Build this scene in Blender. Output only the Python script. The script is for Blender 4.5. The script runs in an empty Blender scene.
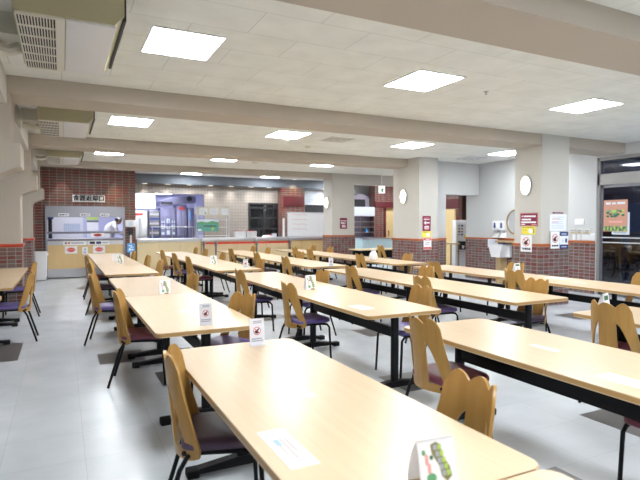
import bpy, bmesh, math, random
from mathutils import Vector, Matrix
random.seed(7)
PI = math.pi
sc = bpy.context.scene
COL = sc.collection

# ------------------------------------------------------------------ materials
def new_mat(name):
    m = bpy.data.materials.new(name); m.use_nodes = True
    nt = m.node_tree; b = nt.nodes['Principled BSDF']
    return m, nt, b

def mat(name, col, rough=0.5, metal=0.0, spec=0.5, emit=None, estr=0.0, vary=0.06, scale=6.0, bump=0.0, stretch=None):
    m, nt, b = new_mat(name)
    b.inputs['Roughness'].default_value = rough
    b.inputs['Metallic'].default_value = metal
    b.inputs['Specular IOR Level'].default_value = spec
    tc = nt.nodes.new('ShaderNodeTexCoord')
    mp = nt.nodes.new('ShaderNodeMapping')
    if stretch: mp.inputs['Scale'].default_value = stretch
    nz = nt.nodes.new('ShaderNodeTexNoise'); nz.inputs['Scale'].default_value = scale
    nz.inputs['Detail'].default_value = 4
    mx = nt.nodes.new('ShaderNodeMixRGB')
    c = Vector(col)
    mx.inputs[1].default_value = (*[max(0, x*(1-vary)) for x in c], 1)
    mx.inputs[2].default_value = (*[min(1, x*(1+vary)) for x in c], 1)
    L = nt.links.new
    L(tc.outputs['Object'], mp.inputs[0]); L(mp.outputs[0], nz.inputs['Vector'])
    L(nz.outputs['Fac'], mx.inputs[0]); L(mx.outputs[0], b.inputs['Base Color'])
    if bump:
        bp = nt.nodes.new('ShaderNodeBump'); bp.inputs['Strength'].default_value = bump
        bp.inputs['Distance'].default_value = 0.01
        L(nz.outputs['Fac'], bp.inputs['Height']); L(bp.outputs[0], b.inputs['Normal'])
    if emit:
        b.inputs['Emission Color'].default_value = (*emit, 1)
        b.inputs['Emission Strength'].default_value = estr
    return m

def grid_mat(name, c1, c2, mortar, bw, bh, ms, offset=0.5, rough=0.5, plane='wall', bias=0.0, shift=(0, 0), bump=0.3, smooth=0.1, spec=0.5):
    """bricks / tiles laid in world space: wall -> (x+y, z), flat -> (x, y)"""
    m, nt, b = new_mat(name)
    L = nt.links.new
    g = nt.nodes.new('ShaderNodeNewGeometry')
    s = nt.nodes.new('ShaderNodeSeparateXYZ'); L(g.outputs['Position'], s.inputs[0])
    cmb = nt.nodes.new('ShaderNodeCombineXYZ')
    if plane == 'wall':
        ad = nt.nodes.new('ShaderNodeMath'); ad.operation = 'ADD'
        L(s.outputs[0], ad.inputs[0]); L(s.outputs[1], ad.inputs[1])
        ua, va = ad.outputs[0], s.outputs[2]
    else:
        ua, va = s.outputs[0], s.outputs[1]
    for src, i in ((ua, 0), (va, 1)):
        a = nt.nodes.new('ShaderNodeMath'); a.operation = 'ADD'; a.inputs[1].default_value = 20 + shift[i]
        L(src, a.inputs[0]); L(a.outputs[0], cmb.inputs[i])
    br = nt.nodes.new('ShaderNodeTexBrick')
    br.offset = offset
    br.inputs['Scale'].default_value = 1
    br.inputs['Brick Width'].default_value = bw
    br.inputs['Row Height'].default_value = bh
    br.inputs['Mortar Size'].default_value = ms
    br.inputs['Mortar Smooth'].default_value = smooth
    br.inputs['Bias'].default_value = bias
    br.inputs['Color1'].default_value = (*c1, 1); br.inputs['Color2'].default_value = (*c2, 1)
    br.inputs['Mortar'].default_value = (*mortar, 1)
    L(cmb.outputs[0], br.inputs['Vector'])
    nz = nt.nodes.new('ShaderNodeTexNoise'); nz.inputs['Scale'].default_value = 3.0; nz.inputs['Detail'].default_value = 5
    L(g.outputs['Position'], nz.inputs['Vector'])
    mx = nt.nodes.new('ShaderNodeMixRGB'); mx.blend_type = 'MULTIPLY'; mx.inputs[0].default_value = 0.25
    L(br.outputs['Color'], mx.inputs[1]); L(nz.outputs['Fac'], mx.inputs[2])
    L(mx.outputs[0], b.inputs['Base Color'])
    b.inputs['Roughness'].default_value = rough
    b.inputs['Specular IOR Level'].default_value = spec
    if bump:
        bp = nt.nodes.new('ShaderNodeBump'); bp.invert = True
        bp.inputs['Strength'].default_value = bump; bp.inputs['Distance'].default_value = 0.004
        L(br.outputs['Fac'], bp.inputs['Height']); L(bp.outputs[0], b.inputs['Normal'])
    return m

def wood_mat(name, col, dark, rough, stretch, scale=3.0, spec=0.5):
    m, nt, b = new_mat(name); L = nt.links.new
    tc = nt.nodes.new('ShaderNodeTexCoord'); mp = nt.nodes.new('ShaderNodeMapping')
    mp.inputs['Scale'].default_value = stretch
    nz = nt.nodes.new('ShaderNodeTexNoise'); nz.inputs['Scale'].default_value = scale
    nz.inputs['Detail'].default_value = 6; nz.inputs['Distortion'].default_value = 0.6
    cr = nt.nodes.new('ShaderNodeValToRGB')
    cr.color_ramp.elements[0].position = 0.3; cr.color_ramp.elements[0].color = (*dark, 1)
    cr.color_ramp.elements[1].position = 0.7; cr.color_ramp.elements[1].color = (*col, 1)
    L(tc.outputs['Object'], mp.inputs[0]); L(mp.outputs[0], nz.inputs['Vector'])
    L(nz.outputs['Fac'], cr.inputs[0]); L(cr.outputs[0], b.inputs['Base Color'])
    b.inputs['Roughness'].default_value = rough; b.inputs['Specular IOR Level'].default_value = spec
    return m

def glass_mat(name, tint, gloss=0.12, rough=0.02):
    m = bpy.data.materials.new(name); m.use_nodes = True
    nt = m.node_tree; nt.nodes.clear(); L = nt.links.new
    out = nt.nodes.new('ShaderNodeOutputMaterial')
    tr = nt.nodes.new('ShaderNodeBsdfTransparent'); tr.inputs[0].default_value = (*tint, 1)
    gl = nt.nodes.new('ShaderNodeBsdfGlossy'); gl.inputs['Roughness'].default_value = rough
    gl.inputs['Color'].default_value = (0.9, 0.95, 1, 1)
    fr = nt.nodes.new('ShaderNodeFresnel'); fr.inputs[0].default_value = 1.45
    ad = nt.nodes.new('ShaderNodeMath'); ad.operation = 'ADD'; ad.use_clamp = True; ad.inputs[1].default_value = gloss - 0.04
    mx = nt.nodes.new('ShaderNodeMixShader')
    L(fr.outputs[0], ad.inputs[0]); L(ad.outputs[0], mx.inputs[0])
    L(tr.outputs[0], mx.inputs[1]); L(gl.outputs[0], mx.inputs[2]); L(mx.outputs[0], out.inputs[0])
    return m

M = {}
M['paint'] = mat('wall_paint', (0.54, 0.525, 0.49), 0.75, spec=0.25, vary=0.02, scale=2)
M['beam'] = mat('beam_paint', (0.46, 0.41, 0.35), 0.8, spec=0.2, vary=0.02, scale=2)
M['coolpaint'] = mat('white_paint', (0.55, 0.555, 0.555), 0.75, spec=0.25, vary=0.02, scale=2)
M['ceil'] = grid_mat('ceiling_board', (0.86, 0.875, 0.84), (0.84, 0.855, 0.82), (0.66, 0.66, 0.63), 0.91, 0.455, 0.0045, 0.5, 0.9, 'flat', bump=0.15, smooth=0.3, spec=0.1)
M['brick'] = grid_mat('brick', (0.20, 0.034, 0.024), (0.12, 0.088, 0.065), (0.33, 0.31, 0.29), 0.18, 0.073, 0.005, 0.0, 0.45, bias=-0.1)
M['dado'] = grid_mat('brick_tile', (0.175, 0.034, 0.023), (0.165, 0.13, 0.105), (0.34, 0.36, 0.40), 0.128, 0.069, 0.0045, 0.0, 0.4, bias=0.0)
M['tile'] = grid_mat('kitchen_tile', (0.35, 0.315, 0.285), (0.33, 0.295, 0.265), (0.20, 0.175, 0.16), 0.105, 0.105, 0.006, 0.0, 0.3)
M['whitetile'] = grid_mat('white_tile', (0.66, 0.70, 0.76), (0.62, 0.66, 0.72), (0.42, 0.46, 0.52), 0.105, 0.105, 0.006, 0.0, 0.3)
M['rail'] = mat('terracotta_rail', (0.40, 0.105, 0.028), 0.4, vary=0.15, scale=9)
M['redrail'] = mat('red_rail', (0.42, 0.045, 0.015), 0.4, vary=0.1)
M['floor'] = grid_mat('floor_tile', (0.61, 0.65, 0.70), (0.585, 0.625, 0.67), (0.51, 0.54, 0.57), 0.46, 0.46, 0.0025, 0.0, 0.27, 'flat', shift=(-0.33 + 0.46*40 - 20 + 1.6, 0.0), bump=0.05, smooth=0.4, spec=0.55)
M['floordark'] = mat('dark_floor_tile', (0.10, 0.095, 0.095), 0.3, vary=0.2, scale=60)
M['top'] = wood_mat('beech_laminate', (0.655, 0.50, 0.325), (0.61, 0.455, 0.285), 0.28, (14, 0.7, 6), 3.0, 0.55)
M['edge'] = wood_mat('table_edge', (0.50, 0.31, 0.12), (0.44, 0.26, 0.10), 0.4, (1, 1, 14), 3.0)
M['ply'] = wood_mat('bent_plywood', (0.435, 0.245, 0.066), (0.37, 0.20, 0.05), 0.32, (6, 6, 0.6), 4.0)
M['black'] = mat('black_metal', (0.006, 0.006, 0.008), 0.45, spec=0.2, vary=0.2)
M['rubber'] = mat('black_rubber', (0.008, 0.008, 0.009), 0.7, spec=0.2, vary=0.2)
M['violet'] = mat('violet_vinyl', (0.115, 0.085, 0.27), 0.38, vary=0.12, scale=25, bump=0.05)
M['maroon'] = mat('maroon_vinyl', (0.20, 0.05, 0.085), 0.38, vary=0.12, scale=25, bump=0.05)
M['plum'] = mat('plum_vinyl', (0.075, 0.045, 0.085), 0.38, vary=0.12, scale=25, bump=0.05)
M['steel'] = mat('stainless', (0.62, 0.63, 0.67), 0.28, metal=1.0, vary=0.05, stretch=(30, 30, 1))
M['steelblue'] = mat('appliance_steel', (0.27, 0.27, 0.44), 0.3, metal=0.8, vary=0.08, stretch=(1, 1, 10))
M['satin'] = mat('satin_aluminium', (0.36, 0.35, 0.34), 0.5, metal=0.4, vary=0.04)
M['steelmid'] = mat('brushed_steel', (0.36, 0.37, 0.43), 0.3, metal=0.9, vary=0.08, stretch=(20, 20, 1))
M['steeldark'] = mat('dark_steel', (0.22, 0.22, 0.25), 0.35, metal=0.8, vary=0.1)
M['white'] = mat('white_plastic', (0.80, 0.81, 0.83), 0.35, vary=0.02)
M['warmwhite'] = mat('cream_plastic', (0.66, 0.64, 0.56), 0.45, vary=0.02)
M['acside'] = mat('beige_ac_casing', (0.42, 0.385, 0.25), 0.5, vary=0.03)
M['acwhite'] = mat('white_ac_panel', (0.68, 0.68, 0.69), 0.4, vary=0.02)
M['paper'] = mat('paper', (0.82, 0.83, 0.86), 0.6, vary=0.01)
M['clearcard'] = mat('acrylic_card', (0.80, 0.80, 0.87), 0.2, vary=0.02)
M['ink'] = mat('black_ink', (0.02, 0.02, 0.03), 0.6)
M['greyink'] = mat('grey_ink', (0.36, 0.38, 0.45), 0.6)
M['redink'] = mat('red_ink', (0.62, 0.05, 0.04), 0.5)
M['salmonink'] = mat('pale_red_ink', (0.75, 0.35, 0.33), 0.5)
M['blueink'] = mat('pale_blue_ink', (0.32, 0.47, 0.66), 0.5)
M['navy'] = mat('navy_ink', (0.025, 0.045, 0.20), 0.5)
M['maroonsign'] = mat('maroon_sign', (0.20, 0.012, 0.045), 0.35, vary=0.03)
M['brownsign'] = mat('maroon_board', (0.10, 0.010, 0.014), 0.5, vary=0.08)
M['yellow'] = mat('yellow_paper', (0.83, 0.72, 0.07), 0.5, vary=0.02)
M['lime'] = mat('lime_green', (0.42, 0.60, 0.12), 0.5)
M['green'] = mat('leaf_green', (0.12, 0.36, 0.18), 0.6, vary=0.25, scale=60)
M['dkgreen'] = mat('dark_green', (0.04, 0.14, 0.08), 0.6, vary=0.3, scale=60)
M['teal'] = mat('teal_print', (0.12, 0.36, 0.30), 0.6, vary=0.5, scale=14)
M['olive'] = mat('olive_print', (0.20, 0.19, 0.07), 0.6)
M['orange'] = mat('salmon_poster', (0.55, 0.285, 0.205), 0.6, vary=0.04)
M['skyprint'] = mat('sky_print', (0.62, 0.70, 0.80), 0.6)
M['blue'] = mat('sign_blue', (0.09, 0.38, 0.78), 0.4, vary=0.03)
M['red'] = mat('red_belt', (0.66, 0.03, 0.02), 0.5, vary=0.05)
M['panel'] = wood_mat('maple_panel', (0.66, 0.475, 0.235), (0.62, 0.44, 0.21), 0.45, (2, 2, 0.5), 2.0)
M['panellight'] = wood_mat('pale_maple_panel', (0.74, 0.595, 0.36), (0.70, 0.56, 0.33), 0.45, (2, 2, 0.5), 2.0)
M['door'] = wood_mat('yellow_door', (0.78, 0.58, 0.29), (0.74, 0.55, 0.27), 0.5, (2, 2, 0.4), 2.0)
M['walnut'] = wood_mat('brown_wood', (0.30, 0.17, 0.07), (0.24, 0.13, 0.05), 0.5, (2, 2, 8), 3.0)
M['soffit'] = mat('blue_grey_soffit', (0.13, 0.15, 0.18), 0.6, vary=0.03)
M['cloth'] = mat('white_cotton', (0.80, 0.80, 0.84), 0.85, vary=0.03, bump=0.1, scale=20)
M['skin'] = mat('skin', (0.55, 0.33, 0.23), 0.6)
M['hair'] = mat('black_hair', (0.015, 0.012, 0.012), 0.6)
M['kitwall'] = mat('kitchen_wall', (0.66, 0.66, 0.80), 0.6, vary=0.02)
M['dark'] = mat('dark_cavity', (0.012, 0.012, 0.016), 0.6)
M['navywall'] = mat('navy_wall', (0.13, 0.15, 0.27), 0.6, vary=0.15, scale=1.5)
M['darkglass'] = glass_mat('dark_glass', (0.40, 0.44, 0.58), 0.08)
M['glass'] = glass_mat('clear_glass', (0.92, 0.95, 0.97), 0.05)
M['cabglass'] = glass_mat('cabinet_glass', (0.45, 0.50, 0.52), 0.07)
M['lightpanel'] = mat('light_diffuser', (0.9, 0.9, 0.9), 0.5, emit=(0.93, 0.97, 1.0), estr=24.0)
M['lampglass'] = mat('lamp_glass', (0.9, 0.85, 0.74), 0.3, emit=(1.0, 0.86, 0.60), estr=1.5)
M['downlight'] = mat('downlight_lens', (0.9, 0.88, 0.82), 0.3, emit=(1.0, 0.93, 0.78), estr=0.9)
M['kitlight'] = mat('kitchen_tube', (0.9, 0.9, 0.95), 0.3, emit=(0.90, 0.92, 1.0), estr=22.0)
M['litbox'] = mat('backlit_panel', (0.85, 0.86, 0.9), 0.4, emit=(0.97, 0.98, 1.0), estr=0.45)
M['mirror'] = mat('mirror_glass', (0.86, 0.88, 0.9), 0.03, metal=1.0, vary=0.0)
M['gold'] = mat('brass_frame', (0.36, 0.25, 0.12), 0.35, metal=0.6)
M['grey'] = mat('grey_plastic', (0.35, 0.35, 0.36), 0.5)
M['dispgrey'] = mat('machine_grey', (0.62, 0.66, 0.74), 0.4, vary=0.03)
M['tanwood'] = wood_mat('tan_board', (0.52, 0.37, 0.20), (0.47, 0.33, 0.17), 0.5, (2, 2, 6), 3.0)

# ------------------------------------------------------------------ mesh builder
class MB:
    def __init__(s): s.bm = bmesh.new()
    def _tag(s, n0, mi):
        for f in s.bm.faces[n0:] if False else [f for f in s.bm.faces if f.index == -1 or f.tag is False]:
            if not f.tag: f.material_index = mi; f.tag = True
        return s
    def box(s, x0, x1, y0, y1, z0, z1, mi=0, bev=0.0):
        r = bmesh.ops.create_cube(s.bm, size=1)
        vs = r['verts']
        for v in vs:
            v.co = Vector(((x0+x1)/2 + v.co.x*(x1-x0), (y0+y1)/2 + v.co.y*(y1-y0), (z0+z1)/2 + v.co.z*(z1-z0)))
        if bev:
            es = list({e for v in vs for e in v.link_edges})
            bmesh.ops.bevel(s.bm, geom=es, offset=bev, segments=2, affect='EDGES', profile=0.6)
        return s._tag(0, mi)
    def tube(s, pts, r, seg=8, mi=0, cap=True):
        pts = [Vector(p) for p in pts]; rings = []
        n = len(pts); rr = r if isinstance(r, (list, tuple)) else [r]*n
        up = None
        for i, p in enumerate(pts):
            d = (pts[min(i+1, n-1)] - pts[max(i-1, 0)]).normalized()
            if up is None:
                up = Vector((0, 0, 1)) if abs(d.z) < 0.9 else Vector((1, 0, 0))
            a = d.cross(up).normalized(); b = a.cross(d).normalized(); up = b
            rings.append([s.bm.verts.new(p + (a*math.cos(2*PI*k/seg) + b*math.sin(2*PI*k/seg))*rr[i]) for k in range(seg)])
        for i in range(n-1):
            for k in range(seg):
                s.bm.faces.new((rings[i][k], rings[i][(k+1) % seg], rings[i+1][(k+1) % seg], rings[i+1][k]))
        if cap:
            s.bm.faces.new(rings[0][::-1]); s.bm.faces.new(rings[-1])
        return s._tag(0, mi)
    def lathe(s, prof, c=(0, 0, 0), seg=20, mi=0, sx=1.0, sy=1.0, axis='z'):
        rings = []
        for (r, h) in prof:
            ring = []
            for k in range(seg):
                a = 2*PI*k/seg; u, v = r*math.cos(a)*sx, r*math.sin(a)*sy
                p = {'z': (u, v, h), 'x': (h, u, v), 'y': (u, h, v)}[axis]
                ring.append(s.bm.verts.new(Vector(p) + Vector(c)))
            rings.append(ring)
        for i in range(len(rings)-1):
            for k in range(seg):
                s.bm.faces.new((rings[i][k], rings[i][(k+1) % seg], rings[i+1][(k+1) % seg], rings[i+1][k]))
        s.bm.faces.new(rings[0][::-1]); s.bm.faces.new(rings[-1])
        return s._tag(0, mi)
    def prism(s, poly, axis, a0, a1, mi=0, top_mi=None):
        def P(u, v, a):
            return {'x': (a, u, v), 'y': (u, a, v), 'z': (u, v, a)}[axis]
        A = [s.bm.verts.new(P(u, v, a0)) for u, v in poly]
        B = [s.bm.verts.new(P(u, v, a1)) for u, v in poly]
        n = len(poly)
        for k in range(n): s.bm.faces.new((A[k], A[(k+1) % n], B[(k+1) % n], B[k]))
        s._tag(0, mi)
        s.bm.faces.new(A[::-1]); s.bm.faces.new(B)
        return s._tag(0, mi if top_mi is None else top_mi)
    def poly(s, pts, mi=0):
        s.bm.faces.new([s.bm.verts.new(p) for p in pts]); return s._tag(0, mi)
    def build(s, name, mats, parent=None, loc=(0, 0, 0), rot=None, sharp=35, recalc=True):
        if recalc: bmesh.ops.recalc_face_normals(s.bm, faces=s.bm.faces)
        for f in s.bm.faces: f.smooth = True
        me = bpy.data.meshes.new(name); s.bm.to_mesh(me); s.bm.free()
        for m in (mats if isinstance(mats, (list, tuple)) else [mats]): me.materials.append(m)
        me.set_sharp_from_angle(angle=math.radians(sharp))
        o = bpy.data.objects.new(name, me); COL.objects.link(o)
        o.location = loc
        if rot: o.rotation_euler = rot
        if parent: o.parent = parent
        return o

def tag(o, label=None, cat=None, group=None, kind=None):
    if label: o['label'] = label
    if cat: o['category'] = cat
    if group: o['group'] = group
    if kind: o['kind'] = kind
    return o
def thing(name, label, cat, loc, rz=0.0, group=None):
    o = bpy.data.objects.new(name, None); COL.objects.link(o)
    o.empty_display_size = 0.1
    o.location = loc; o.rotation_euler = (0, 0, rz)
    return tag(o, label, cat, group)
def struct(o, label=None): return tag(o, label, None, None, 'structure')
CH = {}
def kids(o): return [c for c in bpy.data.objects if c.parent == o]
def register(o): CH[o.name] = [(c, kids(c)) for c in kids(o)]
def dup(root, loc, rz, label, group=None, mats=None):
    r = root.copy(); COL.objects.link(r); r.location = loc; r.rotation_euler = (0, 0, rz)
    r['label'] = label
    if group: r['group'] = group
    for c, gs in CH[root.name]:
        n = c.copy(); COL.objects.link(n); n.parent = r
        if mats and c.name.split('.')[0] in mats:
            n.data = mats[c.name.split('.')[0]]
        for g in gs:
            d = g.copy(); COL.objects.link(d); d.parent = n
    return r
def rrect(x0, x1, y0, y1, r, n=6):
    out = []
    for cx, cy, a0 in ((x1-r, y1-r, 0), (x0+r, y1-r, PI/2), (x0+r, y0+r, PI), (x1-r, y0+r, 1.5*PI)):
        for k in range(n+1):
            a = a0 + PI/2*k/n; out.append((cx + r*math.cos(a), cy + r*math.sin(a)))
    return out
def text_obj(body, size, name, m, parent=None, loc=(0, 0, 0), rot=(PI/2, 0, 0), bold=0.0, sx=1.0):
    cu = bpy.data.curves.new(name, 'FONT'); cu.body = body; cu.size = size
    cu.align_x = 'CENTER'; cu.align_y = 'CENTER'; cu.extrude = 0.001; cu.offset = bold
    t = bpy.data.objects.new(name + '_src', cu); COL.objects.link(t)
    dg = bpy.context.evaluated_depsgraph_get(); dg.update()
    me = bpy.data.meshes.new_from_object(t.evaluated_get(dg))
    bpy.data.objects.remove(t); bpy.data.curves.remove(cu)
    me.materials.clear(); me.materials.append(m); me.name = name
    o = bpy.data.objects.new(name, me); COL.objects.link(o)
    o.location = loc; o.rotation_euler = rot; o.scale = (sx, 1, 1)
    if parent: o.parent = parent
    return o

# flat sheets: frame of reference = bottom centre, +u to the viewer's right, +v up
FACE = {'-y': 0.0, '-x': -PI/2, 'flat': None}
def sheet(name, label, cat, loc, face, w, h, bg, shapes, th=0.003, group=None, rot=None):
    mats = [bg]; idx = {}
    def mi(k):
        if k not in idx: idx[k] = len(mats); mats.append(M[k])
        return idx[k]
    b = MB(); b.box(-w/2, w/2, 0, th, 0, h, 0)
    e = 0.0008; lay = 0
    for sh in shapes:
        lay += 1; y = -e*(0.4 + 0.15*lay)
        k, m = sh[0], mi(sh[-1])
        if k == 'r':
            _, u0, v0, u1, v1, _ = sh
            b.box((u0-.5)*w, (u1-.5)*w, y, th*0.5, v0*h, v1*h, m)
        elif k == 'e':
            _, u, v, ru, rv, _ = sh
            b.prism([((u-.5)*w + ru*w*math.cos(2*PI*i/20), v*h + rv*h*math.sin(2*PI*i/20)) for i in range(20)], 'y', y, th*0.5, m)
        elif k == 'ring':
            _, u, v, r, t, _ = sh          # r, t relative to w
            n = 24
            for i in range(n):
                a, c = 2*PI*i/n, 2*PI*(i+1)/n
                q = [((u-.5)*w + rr*w*math.cos(x), v*h + rr*w*math.sin(x)) for rr, x in ((r, a), (r, c), (r-t, c), (r-t, a))]
                b.poly([(p[0], y, p[1]) for p in q], m)
        elif k == 'p':
            b.prism([((u-.5)*w, v*h) for u, v in sh[1]], 'y', y, th*0.5, m)
    if rot is None: rot = (0, 0, FACE[face])
    o = b.build(name, mats, None, loc, rot)
    return tag(o, label, cat, group)
def lines(u0, u1, v0, v1, n, m, gap=0.45):
    out = []; d = (v1-v0)/n
    for i in range(n):
        v = v1 - d*(i+1)
        out.append(('r', u0, v + d*gap*0.5, u1 - random.random()*0.15*(u1-u0), v + d*(1-gap*0.5), m))
    return out
def nosmoke(u, v, r, w, h):
    k = w/h
    return [('ring', u, v, r, r*0.15, 'redink'),
            ('p', [(u-r*.68, v-r*k*.05), (u-r*.5, v-r*k*.55), (u+r*.1, v-r*k*.72), (u+r*.5, v-r*k*.42), (u+r*.28, v+r*k*.0), (u+r*.62, v+r*k*.45), (u+r*.38, v+r*k*.62), (u-r*.02, v+r*k*.28)], 'ink'),
            ('p', [(u-r*.68, v+r*k*.55), (u-r*.58, v+r*k*.66), (u+r*.68, v-r*k*.55), (u+r*.58, v-r*k*.66)], 'redink')]

# ------------------------------------------------------------------ setting
HC, HB = 3.02, 2.83          # ceiling, underside of the beams
b = MB(); b.box(-1.6, 13.5, -4.6, 22, -0.12, 0, 0)
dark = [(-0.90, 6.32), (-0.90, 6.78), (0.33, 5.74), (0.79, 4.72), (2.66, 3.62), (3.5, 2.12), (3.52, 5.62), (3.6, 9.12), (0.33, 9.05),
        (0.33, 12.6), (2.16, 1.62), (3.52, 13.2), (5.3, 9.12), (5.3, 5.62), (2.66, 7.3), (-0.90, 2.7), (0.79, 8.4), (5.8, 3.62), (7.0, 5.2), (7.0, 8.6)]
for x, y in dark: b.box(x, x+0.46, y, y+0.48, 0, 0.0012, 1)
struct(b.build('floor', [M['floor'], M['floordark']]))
b = MB(); b.box(-1.6, 13.5, -4.6, 22, HC, HC+0.1)
struct(b.build('ceiling', M['ceil']))

BY = [(-1.45, -0.88), (2.46, 3.02), (6.38, 6.95), (10.30, 10.87), (14.20, 14.55)]
for i, (y0, y1) in enumerate(BY):
    b = MB(); b.box(-0.70, 9.8 if i < 3 else 7.9, y0, y1, HB if i < 4 else 2.86, HC)
    struct(b.build('ceiling_beam', M['beam']))

# columns on the right, painted above a brick dado with a tiled rail
def column(x0, x1, y0, y1):
    b = MB(); b.box(x0, x1, y0, y1, 0, HC)
    c = struct(b.build('column', M['paint']))
    b = MB(); b.box(x0-0.015, x1+0.015, y0-0.015, y1+0.015, 0, 1.05)
    b.build('brick_dado', M['dado'], c)
    b = MB(); b.box(x0-0.03, x1+0.03, y0-0.03, y1+0.03, 1.05, 1.10, 0, 0.012)
    b.build('dado_rail', M['rail'], c)
    return c
column(7.50, 8.20, 6.37, 6.96)
column(7.50, 8.05, 9.83, 10.88)
column(7.50, 8.30, 14.19, 14.78)

# right wall (door opening Y 4.6..6.9), and the stub wall with an opening into the nook
b = MB()
b.box(9.8, 9.98, -4.6, 3.6, 0, HC); b.box(9.8, 9.98, 6.97, 10.77, 0, HC); b.box(9.8, 9.98, 3.6, 6.97, 2.80, HC)
wr = struct(b.build('wall_right', M['coolpaint']))
b = MB(); b.box(9.785, 9.8, 6.97, 10.77, 0, 1.05); b.box(9.785, 9.8, -4.6, 3.6, 0, 1.05); b.build('brick_dado', M['dado'], wr)
b = MB(); b.box(9.765, 9.8, 6.97, 10.77, 1.05, 1.10, 0, 0.01); b.build('dado_rail', M['rail'], wr)
b = MB(); b.box(8.05, 8.70, 10.30, 10.50, 0, HC); b.box(8.70, 9.8, 10.30, 10.50, 2.20, HC)
b.box(8.05, 8.16, 10.10, 10.30, 0, HC)
ws = struct(b.build('wall_partition', M['coolpaint']))
b = MB(); b.box(8.16, 8.70, 10.285, 10.30, 0, 1.05); b.build('brick_dado', M['dado'], ws)
b = MB(); b.box(8.06, 8.70, 10.265, 10.30, 1.05, 1.10, 0, 0.01); b.build('dado_rail', M['rail'], ws)
# header over the servery mouth
b = MB(); b.box(8.30, 13.4, 14.20, 14.5, 2.70, HC); struct(b.build('trim_1', M['paint']))
# nook beyond: end wall of brick
b = MB(); b.box(13.2, 13.4, 10.5, 22, 0, HC); b.box(9.98, 13.2, 10.42, 10.5, 0, HC); struct(b.build('wall_nook', M['brick']))
b = MB(); b.box(9.8, 13.4, -4.6, 22, HC+.1, HC+.2); struct(b.build('trim_2', M['ceil']))
b = MB(); b.box(11.95, 12.1, 13.5, 16.0, 0, HC); b.box(11.935, 11.95, 13.5, 16.0, 1.98, 2.3, 1)
struct(b.build('trim_3', [M['brick'], M['brownsign']]))

# left window wall
b = MB()
for y0, y1 in ((-4.6, -1.4), (2.4, 3.1), (6.3, 7.05), (10.2, 10.95), (14.1, 15.6)): b.box(-1.55, -1.35, y0, y1, 0, HC)
b.box(-1.55, -1.35, -1.4, 14.1, 0, 0.95); b.box(-1.55, -1.35, -1.4, 14.1, 2.35, HC)
wl = struct(b.build('wall_left', M['paint']))
for i, (y0, y1) in enumerate(((-1.4, 2.4), (3.1, 6.3), (7.05, 10.2), (10.95, 14.1))):
    b = MB()
    for a, c in ((y0, y0+.06), (y1-.06, y1), ((y0+y1)/2-.03, (y0+y1)/2+.03)): b.box(-1.5, -1.42, a, c, .95, 2.35)
    b.box(-1.5, -1.42, y0, y1, .95, 1.0); b.box(-1.5, -1.42, y0, y1, 2.30, 2.35)
    w = struct(b.build('window_%d' % (i+1), M['steel']))
    b = MB(); b.box(-1.465, -1.455, y0+.05, y1-.05, 1.0, 2.3); b.build('pane', M['glass'], w)
# bulkhead above the windows and the left pillars with their corbels
b = MB(); b.box(-1.35, -0.50, -4.6, 15.35, 2.72, HC); struct(b.build('trim_4', M['paint']))
def lpillar(y0, y1, o=0.0):
    b = MB()
    b.prism([(-1.35, 0), (-.64-o, 0), (-.64-o, 1.90), (-.62, 1.96), (-.385, 2.07), (-.385, 2.31), (-.472, 2.31), (-.472, HC-.005), (-1.35, HC-.005)], 'y', y0+.004, y1-.004)
    c = struct(b.build('pillar', M['beam'], sharp=20))
    b = MB(); b.box(-1.35, -0.625-o, y0-.015, y1+.015, 0, 1.05); b.build('brick_dado', M['dado'], c)
    b = MB(); b.box(-1.35, -0.61-o, y0-.03, y1+.03, 1.05, 1.11, 0, 0.012); b.build('dado_rail', M['redrail'], c)
for y0, y1 in ((2.46, 3.02), (6.38, 6.95), (10.30, 10.87), (14.20, 14.77)): lpillar(y0, y1, .06 if y0 < 8 else 0)
b = MB(); b.box(-1.6, 13.4, -4.7, -4.6, 0, HC); struct(b.build('wall_front', M['paint']))

# back: brick front of the dish return, tiled kitchen wall, kitchen shell
b = MB()
b.box(-1.5, -0.38, 15.38, 15.55, 0, HC); b.box(1.56, 1.86, 15.38, 15.55, 0, HC); b.box(-0.38, 1.56, 15.38, 15.55, 1.93, HC)
struct(b.build('wall_back', M['brick']))
struct(MB().box(1.845, 1.86, 15.55, 17.2, 0, HC).build('wall_hatch_side', M['brick']))
b = MB()
b.box(1.86, 2.02, 17.2, 17.35, 0, HC); b.box(2.02, 4.26, 17.2, 17.35, 2.43, HC); b.box(4.26, 5.81, 17.2, 17.35, 0, HC)
b.box(5.81, 6.93, 17.2, 17.35, 2.18, HC); b.box(6.93, 7.80, 17.2, 17.35, 0, HC); b.box(5.81, 6.93, 17.2, 17.35, 0, 0.86); b.box(2.02, 4.26, 17.2, 17.35, 0, 0.9)
struct(b.build('wall_kitchen', M['tile']))
b = MB(); b.box(7.80, 9.8, 17.2, 17.35, 2.15, HC); struct(b.build('trim_5', M['whitetile']))
for nm, q in (('wall_kitchen_rear', (-1.5, 13.4, 21.5, 21.7, 0, HC)), ('wall_hatch_left', (-1.5, -1.4, 15.55, 21.5, 0, HC)), ('wall_hatch_right', (1.80, 1.84, 17.4, 21.5, 0, HC)),
              ('wall_kitchen_right', (5.0, 5.1, 17.4, 21.5, 0, HC)), ('ceiling_kitchen', (1.84, 5.0, 17.4, 21.5, 2.62, 2.66)), ('ceiling_hatch', (-1.4, 1.80, 15.56, 21.5, 2.62, 2.66)), ('wall_cabinet_back', (5.1, 7.9, 17.95, 18.0, 0, HC))):
    struct(MB().box(*q).build(nm, M['kitwall']))
# lowered soffit over the serving line
b = MB(); b.box(1.86, 9.9, 16.88, 17.2, 2.73, HC); struct(b.build('trim_6', M['soffit']))

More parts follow.
